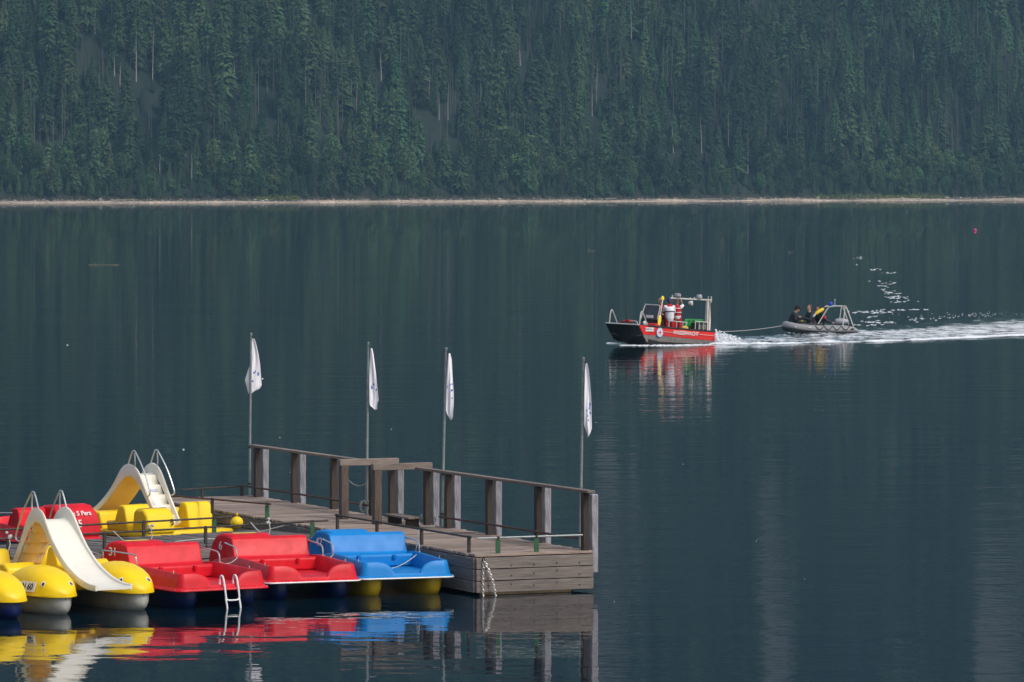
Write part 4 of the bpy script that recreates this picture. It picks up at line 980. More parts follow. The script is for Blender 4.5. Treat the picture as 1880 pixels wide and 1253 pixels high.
# ------------------------------------------------------------------ rescue boat
REDP = mat('red_boat_paint', (.70, .016, .012), .32, .06, 4, coat=.3); ALU = mat('dull_aluminium', (.26, .24, .225), .5, .25, 5, metal=.15); DALU = mat('dark_ramp_metal', (.035, .038, .038), .5, .3, 5, metal=.2, col2=(.018, .02, .018))
LIGHTALU = mat('bright_aluminium', (.62, .60, .56), .4, .12, 8, metal=.2); GREENB = mat('green_plastic', (.02, .24, .045), .4, .12, 8); GLASS = mat('dark_windscreen', (.05, .055, .065), .12, .2, 4); CREAMP = mat('cream_panel', (.66, .60, .54), .5, .12, 5)
hd = Vector((-.695, -.72, 0)).normalized(); rbz = math.atan2(hd.y, hd.x); pt = Vector((-hd.y, hd.x, 0))
RB = at(1312, 630, 0)-pt*.98; RB.z = .0
rb = thing('rescue_boat', 'red water rescue motorboat with open grey bow ramp and three people aboard', 'motorboat', RB, rbz)
rb.rotation_euler = (R(-1.2), R(-2.2), rbz)
RM = Matrix.Translation(RB) @ rb.rotation_euler.to_matrix().to_4x4()
LB, WB_ = 4.95, .98
def sheer(x): return .50+.18*(x/LB)+.02*(x/LB)**2
def keel(x): return -.20 if x < 3.4 else -.20+.50*((x-3.4)/(LB-3.4))**1.8
def wid(x): return WB_ if x < 4.0 else WB_-.03*((x-4)/.95)
sec = []
for k in range(23):
    x = (LB-.42)*k/22; sh_, ke, w_ = sheer(x), keel(x), wid(x); sec.append((x, sh_, ke, w_))
# shell: bottom + lower sides in aluminium, upper sides in red
def strake(x, f): return lerp(max(keel(x)+.02, .0), sheer(x), f)
def lowline(x): return lerp(.13, .30, chk(x, .5, 3.8))
m = MB(); rings = []
for x, sh_, ke, w_ in sec:
    ll = lowline(x); rings.append([(x, w_-.01, ll), (x, w_-.035, max(ke+.1, lerp(ke, ll, .45))), (x, w_-.25, ke), (x, 0, ke-.03), (x, -w_+.25, ke), (x, -w_+.035, max(ke+.1, lerp(ke, ll, .45))), (x, -w_+.01, ll), (x, 0, ll-.02)])
m.loft(rings); m.build('hull', ALU, rb)
for s_ in (-1, 1):
    rings = []
    for x, sh_, ke, w_ in sec:
        ll = lowline(x); md = lerp(ll, sh_, .5); o_ = lambda q: s_*(w_+q)
        rings.append([(x, o_(-.005), ll-.0), (x, o_(0), ll+.02), (x, o_(.012), md-.015), (x, o_(.03), md), (x, o_(.012), md+.015), (x, o_(.005), sh_), (x, o_(-.05), sh_), (x, o_(-.05), ll)])
    m = MB(); m.loft(rings); m.build('side_panel', REDP, rb)
    m = MB(); m.tube([(x, s_*(w_-.01), sh_+.02) for x, sh_, ke, w_ in sec], .042, 8); m.build('rubbing_strip', BLACK, rb, True)
m = MB(); m.box((2.3, 0, .12), (4.5, 1.84, .04)); m.build('deck', ALU, rb)
m = MB(); m.box((-.02, 0, .27), (.05, 1.9, .44)); m.build('transom', REDP, rb, bevel=.01)
# bow ramp leaning forward, dark inside a light rim
m = MB(); zt = sheer(LB)+.04; m.loft([[(LB-.60, y_, -.06) for y_ in (-.80, .80)]+[(LB-.52, y_, -.06) for y_ in (.80, -.80)], [(LB-.29, y_, .22) for y_ in (-.96, .96)]+[(LB-.23, y_, .22) for y_ in (.96, -.96)], [(LB+.10, y_, zt) for y_ in (-.97, .97)]+[(LB+.16, y_, zt) for y_ in (.97, -.97)]]); m.build('bow_ramp', DALU, rb)
m = MB(); m.tube([(LB+.13, -.98, zt), (LB+.13, .98, zt)], .032, 8); m.build('ramp_rim', LIGHTALU, rb, True)
m = MB(); m.tube([(LB-.15, -.9, .3), (LB-.34, 0, .16), (LB-.15, .9, .3)], .014, 5); m.build('ramp_brace', ALU, rb, True)
for s_ in (-1, 1):
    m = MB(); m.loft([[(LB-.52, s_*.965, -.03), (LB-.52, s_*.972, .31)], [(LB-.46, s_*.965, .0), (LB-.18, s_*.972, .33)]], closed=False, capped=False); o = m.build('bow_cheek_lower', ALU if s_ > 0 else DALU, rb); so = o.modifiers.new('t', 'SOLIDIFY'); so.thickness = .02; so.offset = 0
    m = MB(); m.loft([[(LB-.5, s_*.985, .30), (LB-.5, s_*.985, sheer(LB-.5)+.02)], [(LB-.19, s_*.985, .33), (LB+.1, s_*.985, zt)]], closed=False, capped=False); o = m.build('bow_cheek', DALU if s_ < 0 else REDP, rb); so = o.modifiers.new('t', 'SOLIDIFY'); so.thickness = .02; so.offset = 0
    m = MB(); x0 = LB-.12; m.tube(curve_pts([(x0+.1, s_*.9, zt), (x0+.06, s_*.9, zt+.42), (x0-.01, s_*.9, zt+.58), (x0-.10, s_*.9, zt+.52), (x0-.42, s_*.9, zt-.0)], 4), .026, 8); m.build('bow_hoop', LIGHTALU, rb, True)
m = MB(); m.tube(curve_pts([(4.2, -.75, .7), (4.2, -.75, .85), (4.25, -.55, .88), (4.3, .1, .88), (4.3, .25, .7)], 3), .02, 6); m.build('bow_rail', LIGHTALU, rb, True)
# anchor with upright shaft on the foredeck
m = MB(); m.tube([(4.35, -.35, .75), (4.45, -.40, 1.45)], .018, 6); m.build('anchor_shaft', IRON, rb, True)
m = MB(); m.beam((4.4, -.65, .80), (4.5, -.1, .90), .12, .09); m.beam((4.3, -.3, .72), (4.5, .05, .84), .09, .07); m.build('anchor_float', REDC, rb, bevel=.02)
# console
cn = MB(); cn.box((2.85, -.15, .55), (.55, .95, .85)); cn.build('console', BLACK, rb, bevel=.04)
m = MB(); m.loft([[(3.15, -.62, .98), (3.15, .32, .98), (3.17, .32, .98), (3.17, -.62, .98)], [(2.93, -.56, 1.58), (2.93, .26, 1.58), (2.95, .26, 1.58), (2.95, -.56, 1.58)]]); ws = m.build('windscreen', GLASS, rb)
m = MB(); m.tube(curve_pts([(3.17, .34, .98), (3.0, .31, 1.45), (2.94, .24, 1.60), (2.92, 0, 1.615), (2.92, -.5, 1.615), (2.95, -.62, 1.57), (3.17, -.64, .98)], 4), .024, 8); m.build('windscreen_frame', LIGHTALU, rb, True)
m = MB(); m.box((3.19, -.1, 1.10), (.02, .42, .13)); m.build('notice_board', WHITE, rb)
m = MB(); m.box((3.4, .25, .68), (.4, .75, .26)); m.build('red_bag', REDC, rb, bevel=.09, seg=3)
m = MB(); m.ball((3.75, .15, .80), .11, 12, 8); m.build('fender_ball', WHITE, rb, True)
m = MB(); m.tube([(2.6, -.1, .9), (2.45, -.1, 1.1)], .02, 6); m.tube([(2.42+.0, -.1+.17*math.cos(a_*math.pi/6), 1.12+.17*math.sin(a_*math.pi/6)) for a_ in range(12)], .014, 6, closed=True); m.build('steering_wheel', BLACK, rb, True)
# side rails
def cage(x0, x1, h, posts, nm='side_rail'):
    z0, z1 = sheer(x0)+.03, sheer(x1)+.03; m = MB(); y = .9
    m.tube(curve_pts([(x0, y, z0), (x0, y, z0+h-.05), (x0-.05, y, z0+h), (x1+.05, y, z1+h), (x1, y, z1+h-.05), (x1, y, z1)], 3), .021, 8)
    for f in posts: x = lerp(x0, x1, f); m.tube([(x, y, lerp(z0, z1, f)), (x, y, lerp(z0, z1, f)+h)], .018, 6)
    m.build(nm, LIGHTALU, rb, True)
cage(3.0, 1.85, .30, [.45, .8]); cage(1.25, .35, .38, [.28, .62])
m = MB(); m.box((.75, .68, .70), (.72, .36, .40)); m.build('engine_box', BLACK, rb, bevel=.04)
for k in range(3):
    m = MB(); m.box((.55+.18*k, .868, .72), (.10, .012, .2)); m.build('vent_panel', ALU, rb)
# green rescue board standing against the rail
P_ = [(1.35, .5), (1.36, .98), (1.30, 1.05), (.12, 1.05), (.0, .98), (-.03, .85), (-.03, .6), (.05, .5)]
m = MB(); m.prism(P_, .30, .38); m.build('rescue_board', GREENB, rb, bevel=.03, seg=3)
for k in range(4):
    m = MB(); m.box((.25+.28*k, .385, .95), (.13, .012, .05)); m.build('board_grip', BLACK, rb, bevel=.01)
# mast and beam
m = MB(); m.loft([[(x_, y_, .15) for x_, y_ in ((-.10, .45), (.16, .45), (.16, .62), (-.10, .62))], [(x_, y_, 1.1) for x_, y_ in ((-.10, .46), (.14, .46), (.14, .61), (-.10, .61))], [(x_, y_, 1.87) for x_, y_ in ((-.01, .48), (.15, .48), (.15, .6), (-.01, .6))]]); m.build('mast', CREAMP, rb, bevel=.015)
m = MB(); m.box((.045, .622, 1.35), (.05, .006, 1.1)); m.build('mast_slot', ALU, rb)
m = MB(); m.beam((-.18, .54, 1.92), (2.36, .32, 1.95), .06, .06); m.build('mast_beam', LIGHTALU, rb, bevel=.01)
m = MB(); m.tube([(-.14, .54, 1.79), (-.14, .54, 2.09)], .028, 8); m.tube([(.05, .54, 1.95), (.05, .54, 2.09)], .02, 8); m.build('mast_head_fitting', LIGHTALU, rb, True)
m = MB(); m.tube([(.62, .5, 1.96), (.62, .5, 1.99), (.62, .5, 2.12), (.62, .5, 2.15)], [.12, .14, .125, .10], 16); m.build('beacon', mat('grey_beacon', (.35, .36, .37), .35), rb, True)
m = MB(); m.tube([(1.90, .35, 1.98), (1.90, .35, 2.04), (1.90, .35, 2.15), (1.90, .35, 2.18)], [.08, .17, .15, .06], 16); m.build('radar_dome', mat('grey_radar', (.25, .26, .28), .35), rb, True)
m = MB(); m.tube([(2.22, .33, 1.97), (2.22, .33, 2.09)], .03, 8); m.tube([(.9, .46, 1.95), (.9, .46, 2.03)], .03, 8); m.tube([(1.15, .44, 1.95), (1.15, .44, 2.01)], .03, 8); m.build('antenna_stub', LIGHTALU, rb, True)
lp = MB(); lp.tube([(1.12, .43, 1.90), (1.12, .43, 1.80)], .012, 6); lp.build('lamp_bracket', ALU, rb)
m = MB(); m.tube([(1.14, .36, 1.76), (1.12, .43, 1.755), (1.09, .50, 1.75), (1.08, .52, 1.75)], [.06, .10, .115, .10], 16); m.build('floodlight', CREAMP, rb, True)
# motor
m = MB(); m.tube([(-.16, 0, .1), (-.22, 0, .5), (-.22, 0, .62)], [.12, .17, .12], 12); m.build('outboard_motor', BLACK, rb, True)
# writing on the port side
ys = WB_+.034
slope = (sheer(4)-sheer(1))/3
fx = lambda x, z: frame((x, ys, z), (-1, 0, -slope*.75), (0, 0, 1))
text('WASSERWACHT', .245, fx(1.97, .415), WHITE, rb, 'lettering', sx=.92)
m = MB(); m.box((4.36, ys-.004, .55), (.56, .006, .17)); o = m.build('registration_plate', WHITE, rb)
text('GAP·W 13', .125, frame((4.36, ys+.003, .55), (-1, 0, -.05), (0, 0, 1)), BLACK, rb, 'registration')
def disc(r, x, z, y, mt, nm, n=28, inner=0):
    m = MB(); m.loft([[(x+r*math.cos(a_), y, z+r*math.sin(a_)) for a_ in [2*math.pi*k/n for k in range(n)]], [(x+r*math.cos(a_), y+.004, z+r*math.sin(a_)) for a_ in [2*math.pi*k/n for k in range(n)]]]); m.build(nm, mt, rb)
disc(.215, 3.70, .43, ys-.002, mat('light_blue_print', (.22, .42, .72), .4), 'emblem_ring'); disc(.175, 3.70, .43, ys+.002, WHITE, 'emblem_band'); disc(.125, 3.70, .43, ys+.006, mat('blue_print', (.12, .32, .66), .4), 'emblem_inner_ring'); disc(.108, 3.70, .43, ys+.010, WHITE, 'emblem_field')
m = MB(); m.box((3.7, ys+.017, .43), (.16, .006, .055)); m.box((3.7, ys+.018, .43), (.055, .007, .16)); m.build('emblem_cross', REDP, rb)
m = MB(); m.beam((3.42, ys-.0, .46), (2.8, ys-.0, .445), .006, .012); m.beam((1.12, ys, .385), (.08, ys, .345), .006, .012); m.build('pin_stripe', WHITE, rb)
# crew
def onb(x, y, z=.14): return RM @ Vector((x, y, z))
q1 = person('person in dark red clothes and life vest holding a yellow paddle upright', onb(2.50, .0), rbz+R(35), stand(hea=(.04, 0, 1.60), ell=(.18, .26, 1.22), wrl=(.36, .14, 1.36), elr=(.15, -.25, 1.15), wrr=(.40, .06, 1.10), look=(.6, -.5, -.25)),
       wear=[('shirt', DRED, shirt(.9)), ('sleeves', DRED, sleeves()[2:]), ('trousers', GREYD, TROU), ('shoes', BLACK, SHOE), ('life_vest', REDC, VEST)], hair=HAIRL)
q2 = person('person in long white shirt and red trousers with blue cap, back to us', onb(2.46, .48), rbz+R(-120), stand(pel=(0, 0, .96), hem=(-.01, 0, .93), che=(-.01, 0, 1.26), hea=(.03, 0, 1.60), ell=(.17, .27, 1.18), wrl=(.36, .16, 1.28), elr=(.1, -.26, 1.13), wrr=(.28, -.14, 1.0)),
       wear=[('shirt', WHC, [('hem', 'che', .195, .215), ('che', ('che', 'nec', .6), .20, .11)]+shirt(.8)[2:]), ('trousers', REDC, TROU), ('shoes', BLACK, SHOE),
             ('vest_collar', REDC, [('nec', ('nec', 'che', .22), .085, .13), (('nec', 'shl', .15), ('nec', 'shl', .5), .075, .06), (('nec', 'shr', .15), ('nec', 'shr', .5), .075, .06)])], hair=HAIRB, cap=NAVYC)
m = MB(); m.tube([(.222*math.cos(a_), .232*math.sin(a_), 1.20-.03*math.cos(a_)) for a_ in [2*math.pi*k/20 for k in range(20)]], .021, 6, closed=True); m.build('waist_strap', BLACK, q2, True)
q3 = person('person in red overalls and reflective vest with one arm raised to the mast beam', onb(1.68, .22), rbz+R(-135), stand(hea=(.02, 0, 1.63), elr=(.14, -.27, 1.48), wrr=(.24, -.20, 1.72), ell=(-.05, .29, 1.14), wrl=(.0, .30, .89), look=(1, .2, .05)),
       wear=[('shirt', WHC, shirt(.95)), ('trousers', REDC, TROU+[('pel', ('pel', 'che', .5), .165, .17)]), ('shoes', BLACK, SHOE), ('life_vest', REDC, VEST), ('belt', REFL, [(('pel', 'che', .12), ('pel', 'che', .16), .19, .19)])], hair=HAIRL)
for z_, r_ in ((1.36, .207), (1.18, .205)):
    m = MB(); m.tube([(r_*math.cos(a_), r_*math.sin(a_), z_) for a_ in [2*math.pi*k/20 for k in range(20)]], .018, 6, closed=True); m.build('reflective_band', REFL, q3, True)
# paddle
pa = onb(3.35, .62, .74); pb = onb(2.66, .18, 2.02); pd = thing('paddle', 'yellow-bladed paddle held upright by the person in dark red', 'paddle', pa, 0)
v = pb-pa; m = MB(); m.tube([v*.22, v*.86], .016, 8); m.build('shaft', REFL, pd, True)
for nm, f0, f1 in (('blade', 0, .34), ('blade', .87, 1.0)):
    side = v.cross(Vector((.6, -.8, 0))).normalized(); u_ = v.normalized(); rings = []
    for k in range(9):
        f = k/8; w_ = .095*math.sin(math.pi*(.12+.76*f))**.6*(1 if f0 == 0 else .9); c = v*lerp(f0, f1, f); n_ = side.cross(u_)
        rings.append([c-side*w_, c+n_*.012, c+side*w_, c-n_*.012])
    m = MB(); m.loft(rings); m.build(nm, YC, pd, True)
# yellow drum behind the crew
m = MB(); m.tube([(0, 0, 0), (0, 0, .02), (0, 0, .52), (0, 0, .55), (0, 0, .6)], [.14, .16, .16, .12, .06], 14); o = m.build('canister', YC, None, True); o.location = onb(1.35, .4, .14); tag(o, 'small yellow canister standing on the rescue boat deck behind the crew', 'canister')

# ------------------------------------------------------------------ inflatable boat
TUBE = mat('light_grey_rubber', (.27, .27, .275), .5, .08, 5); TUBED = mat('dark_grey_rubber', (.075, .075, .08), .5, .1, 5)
IB = at(1505, 613, 0); IB.z = -.04; ibz = R(180+5)
ib = thing('inflatable_boat', 'grey inflatable boat with tubular arch towed behind the red rescue boat', 'inflatable boat', IB, ibz); ib.rotation_euler = (0, R(-1.0), ibz)
IM = Matrix.Translation(IB) @ ib.rotation_euler.to_matrix().to_4x4()
path = []
for s_ in (1,):
    path = [(-1.62, .66, .24), (-1.2, .68, .23), (-.4, .68, .23), (.5, .66, .25), (1.1, .56, .30), (1.48, .33, .37), (1.62, 0, .40)]
full = path+[(x_, -y_, z_) for x_, y_, z_ in path[-2::-1]]
cp = curve_pts(full, 5); rr = [.215]*len(cp)
for k in range(6): rr[k] = lerp(.10, .215, (k/5)**.5); rr[-1-k] = rr[k]
m = MB(); m.tube([Vector((-1.75, .66, .24))]+cp+[Vector((-1.75, -.66, .24))], [.03]+rr+[.03], 18); m.build('air_tube', TUBE, ib, True)
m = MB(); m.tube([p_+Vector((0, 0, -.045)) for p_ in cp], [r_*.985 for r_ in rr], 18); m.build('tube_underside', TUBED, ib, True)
m = MB(); m.tube([(p_.x*1.0+(.212 if False else 0), p_.y+.205*(1 if p_.y > 0.05 else -1 if p_.y < -.05 else 0), p_.z-.05) for p_ in cp if abs(p_.y) > .3 and p_.y > 0], .05, 8); m.build('rubbing_strake', TUBED, ib, True)
m = MB(); rings = []
for k in range(12):
    x = lerp(-1.75, 1.5, k/11); h_ = max(0, (x-.3)/1.2)**2*.28; w_ = .62*(1-max(0, (x-.4)/1.3)**2)+.03; rings.append([(x, w_, .16+h_*.4), (x, w_*.5, -.02+h_), (x, 0, -.10+h_), (x, -w_*.5, -.02+h_), (x, -w_, .16+h_*.4)])
m.loft(rings); m.build('keel', TUBED, ib)
m = MB(); m.box((-.2, 0, .2), (3.0, 1.0, .03)); m.build('floor', TUBED, ib)
m = MB(); m.box((-1.5, 0, .34), (.06, 1.0, .4)); m.build('transom', TUBED, ib)
# arch
for y in (-.62, .62):
    m = MB(); m.tube(curve_pts([(-1.5, y, .42), (-1.18, y*.9, 1.28), (-1.05, y*.88, 1.36)], 4), .026, 8); m.tube([(-1.0, y, .42), (-1.10, y*.88, 1.34)], .026, 8); m.build('arch_leg', LIGHTALU, ib, True)
    m = MB(); m.tube(curve_pts([(-1.08, y*.88, 1.36), (-.7, y*.86, 1.36), (-.38, y*.86, 1.33), (-.28, y*.86, 1.26), (.18, y*.98, .52)], 4), .024, 8); m.build('arch_rail', LIGHTALU, ib, True)
m = MB(); m.tube([(-1.08, -.55, 1.36), (-1.08, .55, 1.36)], .024, 8); m.tube([(-.5, -.53, 1.36), (-.5, .53, 1.36)], .024, 8); m.build('arch_crossbar', LIGHTALU, ib, True)
m = MB(); m.box((-.85, .55, 1.385), (.6, .1, .03)); m.build('arch_plate', LIGHTALU, ib)
m = MB(); m.tube([(-.42, .5, 1.38), (-.42, .5, 1.40), (-.42, .5, 1.53), (-.42, .5, 1.56)], [.08, .09, .085, .06], 14); m.build('blue_light', mat('blue_beacon_plastic', (.01, .06, .55), .3), ib, True)
m = MB(); m.tube([(-.62, .5, 1.38), (-.62, .5, 1.66)], .014, 6); m.ball((-.62, .5, 1.67), .03, 8, 6); m.build('antenna', LIGHTALU, ib, True)
# motor
m = MB(); rings = []
for k in range(9):
    f = k/8; x = lerp(-1.85, -1.25, f) if False else lerp(-1.35, -.72, f); w_ = .17*math.sin(math.pi*(.15+.72*f))**.5; h_ = .17*math.sin(math.pi*(.12+.7*f))**.6; rings.append([(x, w_*math.cos(a_), .62+h_*math.sin(a_)) for a_ in [2*math.pi*q/12 for q in range(12)]])
m.loft(rings); m.build('motor_cowl', mat('grey_cowl', (.33, .33, .38), .4), ib, True)
# grab line in loops
gl = []
for k in range(25):
    x = lerp(-1.3, .35, k/24); z_ = .43-.17*abs(math.sin(k*math.pi/6))**1.3; gl.append((x, .675+math.sqrt(max(.001, .232**2-(z_-.235)**2)), z_))
m = MB(); m.tube(gl, .02, 6); m.build('grab_line', BLACK, ib, True)
m = MB(); m.box((-1.42, .885, .31), (.16, .02, .06)); m.build('black_patch', BLACK, ib)
for x_, r_ in ((.6, .07), (1.2, .06)):
    m = MB(); m.box((x_, .865 if x_ < 1 else .72, .36), (.16, .02, .05)); m.build('white_patch', WHITE, ib)
def oni(x, y, z=.36): return IM @ Vector((x, y, z))
WET = [('wetsuit', BLC, shirt(1, 1.14)), ('wetsuit_sleeves', BLC, sleeves()), ('wetsuit_legs', BLC, TROU), ('boots', BLACK, SHOE)]
person('diver in black suit and dark cap sitting at the bow of the inflatable, looking down', oni(1.36, .10), ibz+R(180), sit(che=(.09, 0, .40), nec=(.15, 0, .60), hea=(.22, 0, .71), shl=(.1, .19, .54), shr=(.1, -.19, .54), look=(.9, 0, -.5), wrl=(.42, .10, .33), wrr=(.42, -.1, .33)), sc_=1.12, wear=WET, hair=HAIRD, cap=mat('black_cap_cloth', (.012, .012, .014), .8))
g = MB(); g.caps(oni(.96, .16, .66), oni(.84, .16, .62), .05, .04, 8); o = g.build('glove', YC, None, True); tag(o, 'yellow glove or gauge held between the two divers at the bow', 'glove')
person('bearded diver in black suit sitting mid boat, facing the diver at the bow', oni(.48, .28), ibz+R(10), sit(look=(.9, .3, 0), che=(.0, 0, .42), hea=(.05, 0, .76), wrl=(.45, .10, .42), wrr=(.40, -.1, .40), elr=(.17, -.25, .34)), sc_=1.12, wear=WET, hair=HAIRB)
dv = person('diver in black suit sitting behind the bearded diver, next to a yellow tank', oni(-.02, .12), ibz+R(20), sit(look=(.9, .2, -.3), hea=(.10, 0, .74), ell=(-.12, .28, .28), wrl=(-.35, .34, .20)), sc_=1.1, wear=WET+[('red_gear', REDC, [(('shl', 'ell', .4), ('shl', 'ell', .6), .085, .085)])], hair=HAIRD)
ta = oni(.24, .42, 1.02); tb = oni(-.06, .32, 1.20); tt = thing('diving_tank', 'yellow diving tank on the shoulder of the diver amidships', 'diving tank', ta, 0)
m = MB(); m.caps((0, 0, 0), tb-ta, .082, .082, 14); m.build('cylinder', YC, tt, True)
m = MB(); m.caps((tb-ta)*1.28, (tb-ta)*1.42, .04, .03, 8); m.build('valve', BLACK, tt, True)
m = MB(); m.tube([oni(.30, .5, .98)-ta, oni(.37, .52, .9)-ta, oni(.42, .5, .84)-ta], [.045, .05, .03], 8); m.build('regulator', REFL, tt, True)
rope('tow_rope', 'pale tow rope running from the rescue boat stern to the inflatable bow', [onb(-.02, .2, .50), oni(1.75, 0, .40)], .014, .10, 'tow rope')
# ------------------------------------------------------------------ wake, foam and floating bits
def foam_mat(name, lo, hi, sc, attr=True, stretch=(1, .5, 1)):
    m = bpy.data.materials.new(name); m.use_nodes = True; nt = m.node_tree; p, g = water_nodes(nt)
    p.inputs['Base Color'].default_value = (.02, .05, .06, 1)
    mp = nd(nt, 'ShaderNodeMapping'); mp.inputs['Scale'].default_value = stretch; nt.links.new(g.outputs['Position'], mp.inputs[0])
    nz = nd(nt, 'ShaderNodeTexNoise', Scale=sc, Detail=9.0, Roughness=.72); nt.links.new(mp.outputs[0], nz.inputs['Vector'])
    a = nd(nt, 'ShaderNodeAttribute', attribute_name='foam')
    ad = nd(nt, 'ShaderNodeMath', operation='ADD'); nt.links.new(nz.outputs['Fac'], ad.inputs[0]); nt.links.new(a.outputs['Fac'], ad.inputs[1])
    r = nd(nt, 'ShaderNodeMapRange'); r.inputs['From Min'].default_value = lo; r.inputs['From Max'].default_value = hi; nt.links.new(ad.outputs[0], r.inputs['Value'])
    d = nd(nt, 'ShaderNodeBsdfDiffuse'); d.inputs[0].default_value = (.80, .82, .84, 1)
    mx = nd(nt, 'ShaderNodeMixShader'); nt.links.new(r.outputs[0], mx.inputs[0]); nt.links.new(p.outputs[0], mx.inputs[1]); nt.links.new(d.outputs[0], mx.inputs[2])
    nt.links.new(mx.outputs[0], nt.nodes['Material Output'].inputs['Surface'])
    return m
WK = foam_mat('wake_water', .74, 1.08, 1.3, stretch=(1, .35, 1))
LO = [(1300, 633), (1340, 634), (1420, 633.5), (1500, 631), (1600, 629), (1700, 625.5), (1800, 621), (1880, 617.5), (2020, 611)]
UP = [(1300, 618), (1340, 617), (1400, 618), (1440, 613), (1500, 609), (1575, 603), (1650, 597), (1750, 588), (1880, 577), (2020, 566)]
NX, NY = 620, 120; vs = []; fv = []
for i in range(NX):
    px = lerp(1304, 2020, i/(NX-1)); y0, y1 = interp(LO, px), interp(UP, px); p0, p1 = at(px, y0), at(px, y1)
    for j in range(NY):
        v = j/(NY-1); p = p0.lerp(p1, v); ed = min(1, v*14, (1-v)*5)*min(1, (i+1)/12)
        n1 = noise.noise(Vector((p.x*1.1, p.y*.55, 0))); n2 = noise.noise(Vector((p.x*3.1, p.y*1.6, 4))); n3 = noise.noise(Vector((p.x*7, p.y*4, 9)))
        amp = lerp(.10, .035, chk(px, 1320, 1800))
        z = .004+ed*(amp*(.55+n1*.9+n2*.55+n3*.3)); z = max(z, .004)
        crest = math.exp(-((v-.045)/.03)**2)
        z += crest*.03
        f = .16*crest*(1 if px < 1880 else .8)+.34*math.exp(-max(0, px-1320)/38)*math.sin(math.pi*min(1, v*1.1+.08)) + .10*(1-v)*(.6+n1) + .10*math.exp(-((v-.35)/.25)**2)*chk(px, 1340, 1500)+n1*.10
        f += -.25*max(0, v-.6)/.4*(1-.5*chk(px, 1560, 1800))+.01*chk(px, 1560, 1800)
        # the inflatable's own quarter wave
        q = math.exp(-(((px-1530)/110)**2+((y0+(y1-y0)*v-611)/5)**2)); f += .14*q
        vs.append((p.x, p.y, z)); fv.append(f+.21+.12*math.exp(-((v-.03)/.02)**2)+.07*chk(px, 1560, 1700)*(1 if v < .7 else .4))
m = MB(); m.add(vs, [(i*NY+j, (i+1)*NY+j, (i+1)*NY+j+1, i*NY+j+1) for i in range(NX-1) for j in range(NY-1)])
o = m.build('boat_wake', WK, None, True, recalc=False); a_ = o.data.attributes.new('foam', 'FLOAT', 'POINT')
for i, f in enumerate(fv): a_.data[i].value = f
tag(o, 'white churned wake streaming to the right behind both boats', 'wake', kind='stuff')
# solid foam flecks
FM = mat('white_foam', (.74, .77, .80), .9, .1, 4)
random.seed(99); fb = MB()
def fleck(px, py, L, wd=.35, h=.03):
    c = at(px, py); s = (py-HOR)/CH; L *= 1.5; n = random.randint(7, 11); base = random.uniform(0, 6.28)
    rx = L/s/2; ry = rx*wd*random.uniform(.8, 1.6)*2.6; vs = [(c.x, c.y, .008+h)]
    for k in range(n): a_ = 2*math.pi*k/n; q = random.uniform(.45, 1.1); vs.append((c.x+rx*q*math.cos(a_), c.y+ry*q*math.sin(a_), .004))
    fb.add(vs, [(0, 1+k, 1+(k+1) % n) for k in range(n)])
for (cx, cy, sx_, sy_, nn, L) in [(1577, 474, 7, 2, 12, 4), (1575, 486, 3, 1, 3, 3), (1605, 495.5, 9, 1, 16, 6), (1632, 501, 9, 1, 14, 6), (1630, 518, 14, 4, 18, 5), (1622, 527, 7, 5, 16, 5), (1632, 538, 10, 3, 22, 6), (1645, 546, 11, 2, 34, 7), (1652, 554, 8, 2, 14, 7),
      (1603, 573.5, 26, 2, 44, 8), (1645, 569, 28, 1.3, 22, 7), (1683, 569, 14, 1, 8, 8), (1600, 582, 10, 2, 8, 6), (1620, 592, 22, 1.6, 30, 7), (1690, 587, 26, 3, 20, 5), (1590, 597, 16, 1.2, 16, 7), (1750, 580, 60, 3.4, 60, 1.8), (1820, 577, 50, 3.4, 60, 1.8), (1680, 552, 6, 1, 3, 5)]:
    for k in range(int(nn*.7)): fleck(random.gauss(cx, sx_), random.gauss(cy, sy_*.7), L*random.uniform(.3, 1.2), .25, .012)
tag(fb.build('foam_trail', FM, None, recalc=False), 'curved trail of white foam patches left on the water above the wake', 'foam', kind='stuff')
fb = MB()
for k in range(420):   # bow wave along both hulls, spray at the stern
    u = random.random()
    fleck(lerp(1116, 1306, u), lerp(631.5, 636, math.sin(u*math.pi)**.6*.5+random.random()*.45)+(-2 if u < .12 else 0), random.uniform(1, 6)*(1.4 if u < .35 else .8), .2, .02)
for k in range(170):
    fleck(lerp(1440, 1570, random.random()), random.gauss(614, 1.2), random.uniform(1.5, 6), .25, .03)
for k in range(520):
    u = random.random()**1.5; c = at(1313+u*52, random.uniform(621, 632)); r0 = random.uniform(.012, .038); fb.ball((c.x, c.y, random.uniform(0, .42*(1-u))), (r0*1.6, r0*1.6, r0), 6, 4)
tag(fb.build('bow_foam', FM, None, recalc=False), 'white foam and spray along the hulls of the two moving boats', 'foam', kind='stuff')
# pink buoy
c = at(1790, 424.5); m = MB(); m.ball((0, 0, .12), (.24, .24, .22), 14, 10); m.tube([(0, 0, .32), (0, 0, .42)], .05, 8); o = m.build('marker_buoy', mat('pink_buoy_plastic', (.75, .03, .22), .4), None, True); o.location = c; tag(o, 'small pink marker buoy floating alone at the upper right', 'buoy')
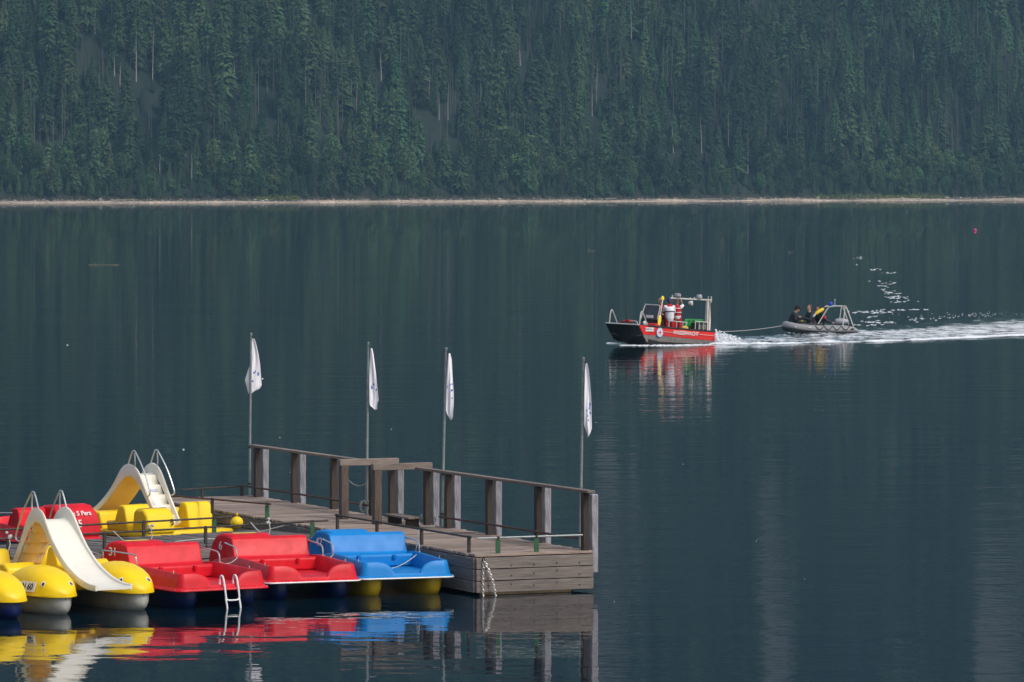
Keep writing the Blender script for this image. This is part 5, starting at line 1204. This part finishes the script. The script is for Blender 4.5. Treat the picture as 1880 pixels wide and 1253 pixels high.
# floating sticks
for i, (px, py, L, lab) in enumerate([(190, 487, 55, 'long thin floating reed stem left of the flags, far out on the lake'), (1085, 461, 14, 'short floating twig far out above the rescue boat'), (1452, 464, 11, 'small floating twig above the inflatable boat')]):
    c = at(px, py); s = (py-HOR)/CH; l = L/s/2; m = MB(); m.tube(curve_pts([(-l, 0, .02), (-l*.3, .15, .05), (l*.5, -.1, .03), (l, .1, .04)], 3), .02, 5); m.tube([(-l*.6, 0, .03), (-l*.5, .1, .22)], .025, 4); o = m.build('floating_stick', mat('wet_stick', (.22, .2, .13), .8), None, True); o.location = c; tag(o, lab, 'stick', 'sticks floating on the lake')
# tiny floating seeds
fb = MB()
for k in range(16): fleck(random.uniform(0, 1880), random.uniform(600, 1240), random.uniform(1.2, 2.4), .3, .004)
for px, py in ((482, 696), (124, 634), (337, 826)): fleck(px, py, 3.2, .4, .02)
tag(fb.build('floating_specks', FM, None, recalc=False), 'tiny pale seeds and feathers floating scattered on the water', 'specks', kind='stuff')

# ------------------------------------------------------------------ nest the small fittings under the part they sit on
def nest(thing_prefix, child_names, parent_name):
    for T in [o for o in bpy.data.objects if o.parent is None and o.name.split('.')[0] == thing_prefix]:
        ps = [o for o in T.children if o.name.split('.')[0] == parent_name]
        if not ps: continue
        for c in [o for o in T.children if o.name.split('.')[0] in child_names]:
            best = ps[0]
            if len(ps) > 1:
                cy = sum((c.matrix_local @ Vector(b_)).y for b_ in c.bound_box)/8
                best = min(ps, key=lambda p_: abs(sum(Vector(b_).y for b_ in p_.bound_box)/8-cy))
            c.parent = best
bpy.context.view_layer.update()
nest('pedal_boat', ('number', 'lettering', 'sticker'), 'rear_hump'); nest('pedal_boat', ('tow_eye',), 'hull'); nest('pedal_boat', ('rub_strip', 'rivets', 'cleat'), 'body'); nest('pedal_boat', ('catch',), 'seat')
nest('slide_pedal_boat', ('eye', 'pupil', 'plate', 'registration'), 'float_hood'); nest('slide_pedal_boat', ('step_sticker',), 'ladder_steps'); nest('slide_pedal_boat', ('keel_seam',), 'float_hull'); nest('slide_pedal_boat', ('lettering',), 'rear_box')
nest('rescue_boat', ('lettering', 'registration', 'registration_plate', 'emblem_ring', 'emblem_band', 'emblem_inner_ring', 'emblem_field', 'emblem_cross', 'pin_stripe'), 'side_panel')
nest('rescue_boat', ('windscreen_frame', 'notice_board'), 'windscreen'); nest('rescue_boat', ('beacon', 'radar_dome', 'antenna_stub', 'floodlight', 'lamp_bracket', 'mast_head_fitting'), 'mast_beam'); nest('rescue_boat', ('mast_slot',), 'mast'); nest('rescue_boat', ('board_grip',), 'rescue_board'); nest('rescue_boat', ('vent_panel',), 'engine_box'); nest('rescue_boat', ('ramp_rim', 'ramp_brace'), 'bow_ramp')
nest('inflatable_boat', ('grab_line', 'black_patch', 'white_patch', 'rubbing_strake', 'tube_underside'), 'air_tube'); nest('inflatable_boat', ('blue_light', 'antenna'), 'arch_plate')
nest('flagpole', ('cap', 'clamp'), 'pole'); nest('flag', ('print',), 'cloth'); nest('gate_frame', ('bolt',), 'inner_post'); nest('person', ('eye', 'mouth'), 'body'); nest('person', ('cap_peak',), 'cap')
# haze over the lake
hb = MB(); hb.add([(x, y, z) for z in (-14, 470) for y in (-300, 4200) for x in (-2600, 2600)], [(0,2,3,1),(4,5,7,6),(0,1,5,4),(2,6,7,3),(0,4,6,2),(1,3,7,5)])
HZ = bpy.data.materials.new('haze'); HZ.use_nodes = True; nt = HZ.node_tree; nt.nodes.remove(nt.nodes['Principled BSDF'])
pv = nd(nt, 'ShaderNodeVolumePrincipled', Density=HAZE, Color=(.34, .66, .92, 1)); pv.inputs['Anisotropy'].default_value = .0
nt.links.new(pv.outputs[0], nt.nodes['Material Output'].inputs['Volume'])
tag(hb.build('haze', HZ), 'thin bluish haze hanging over the lake and forest', 'haze', kind='stuff')
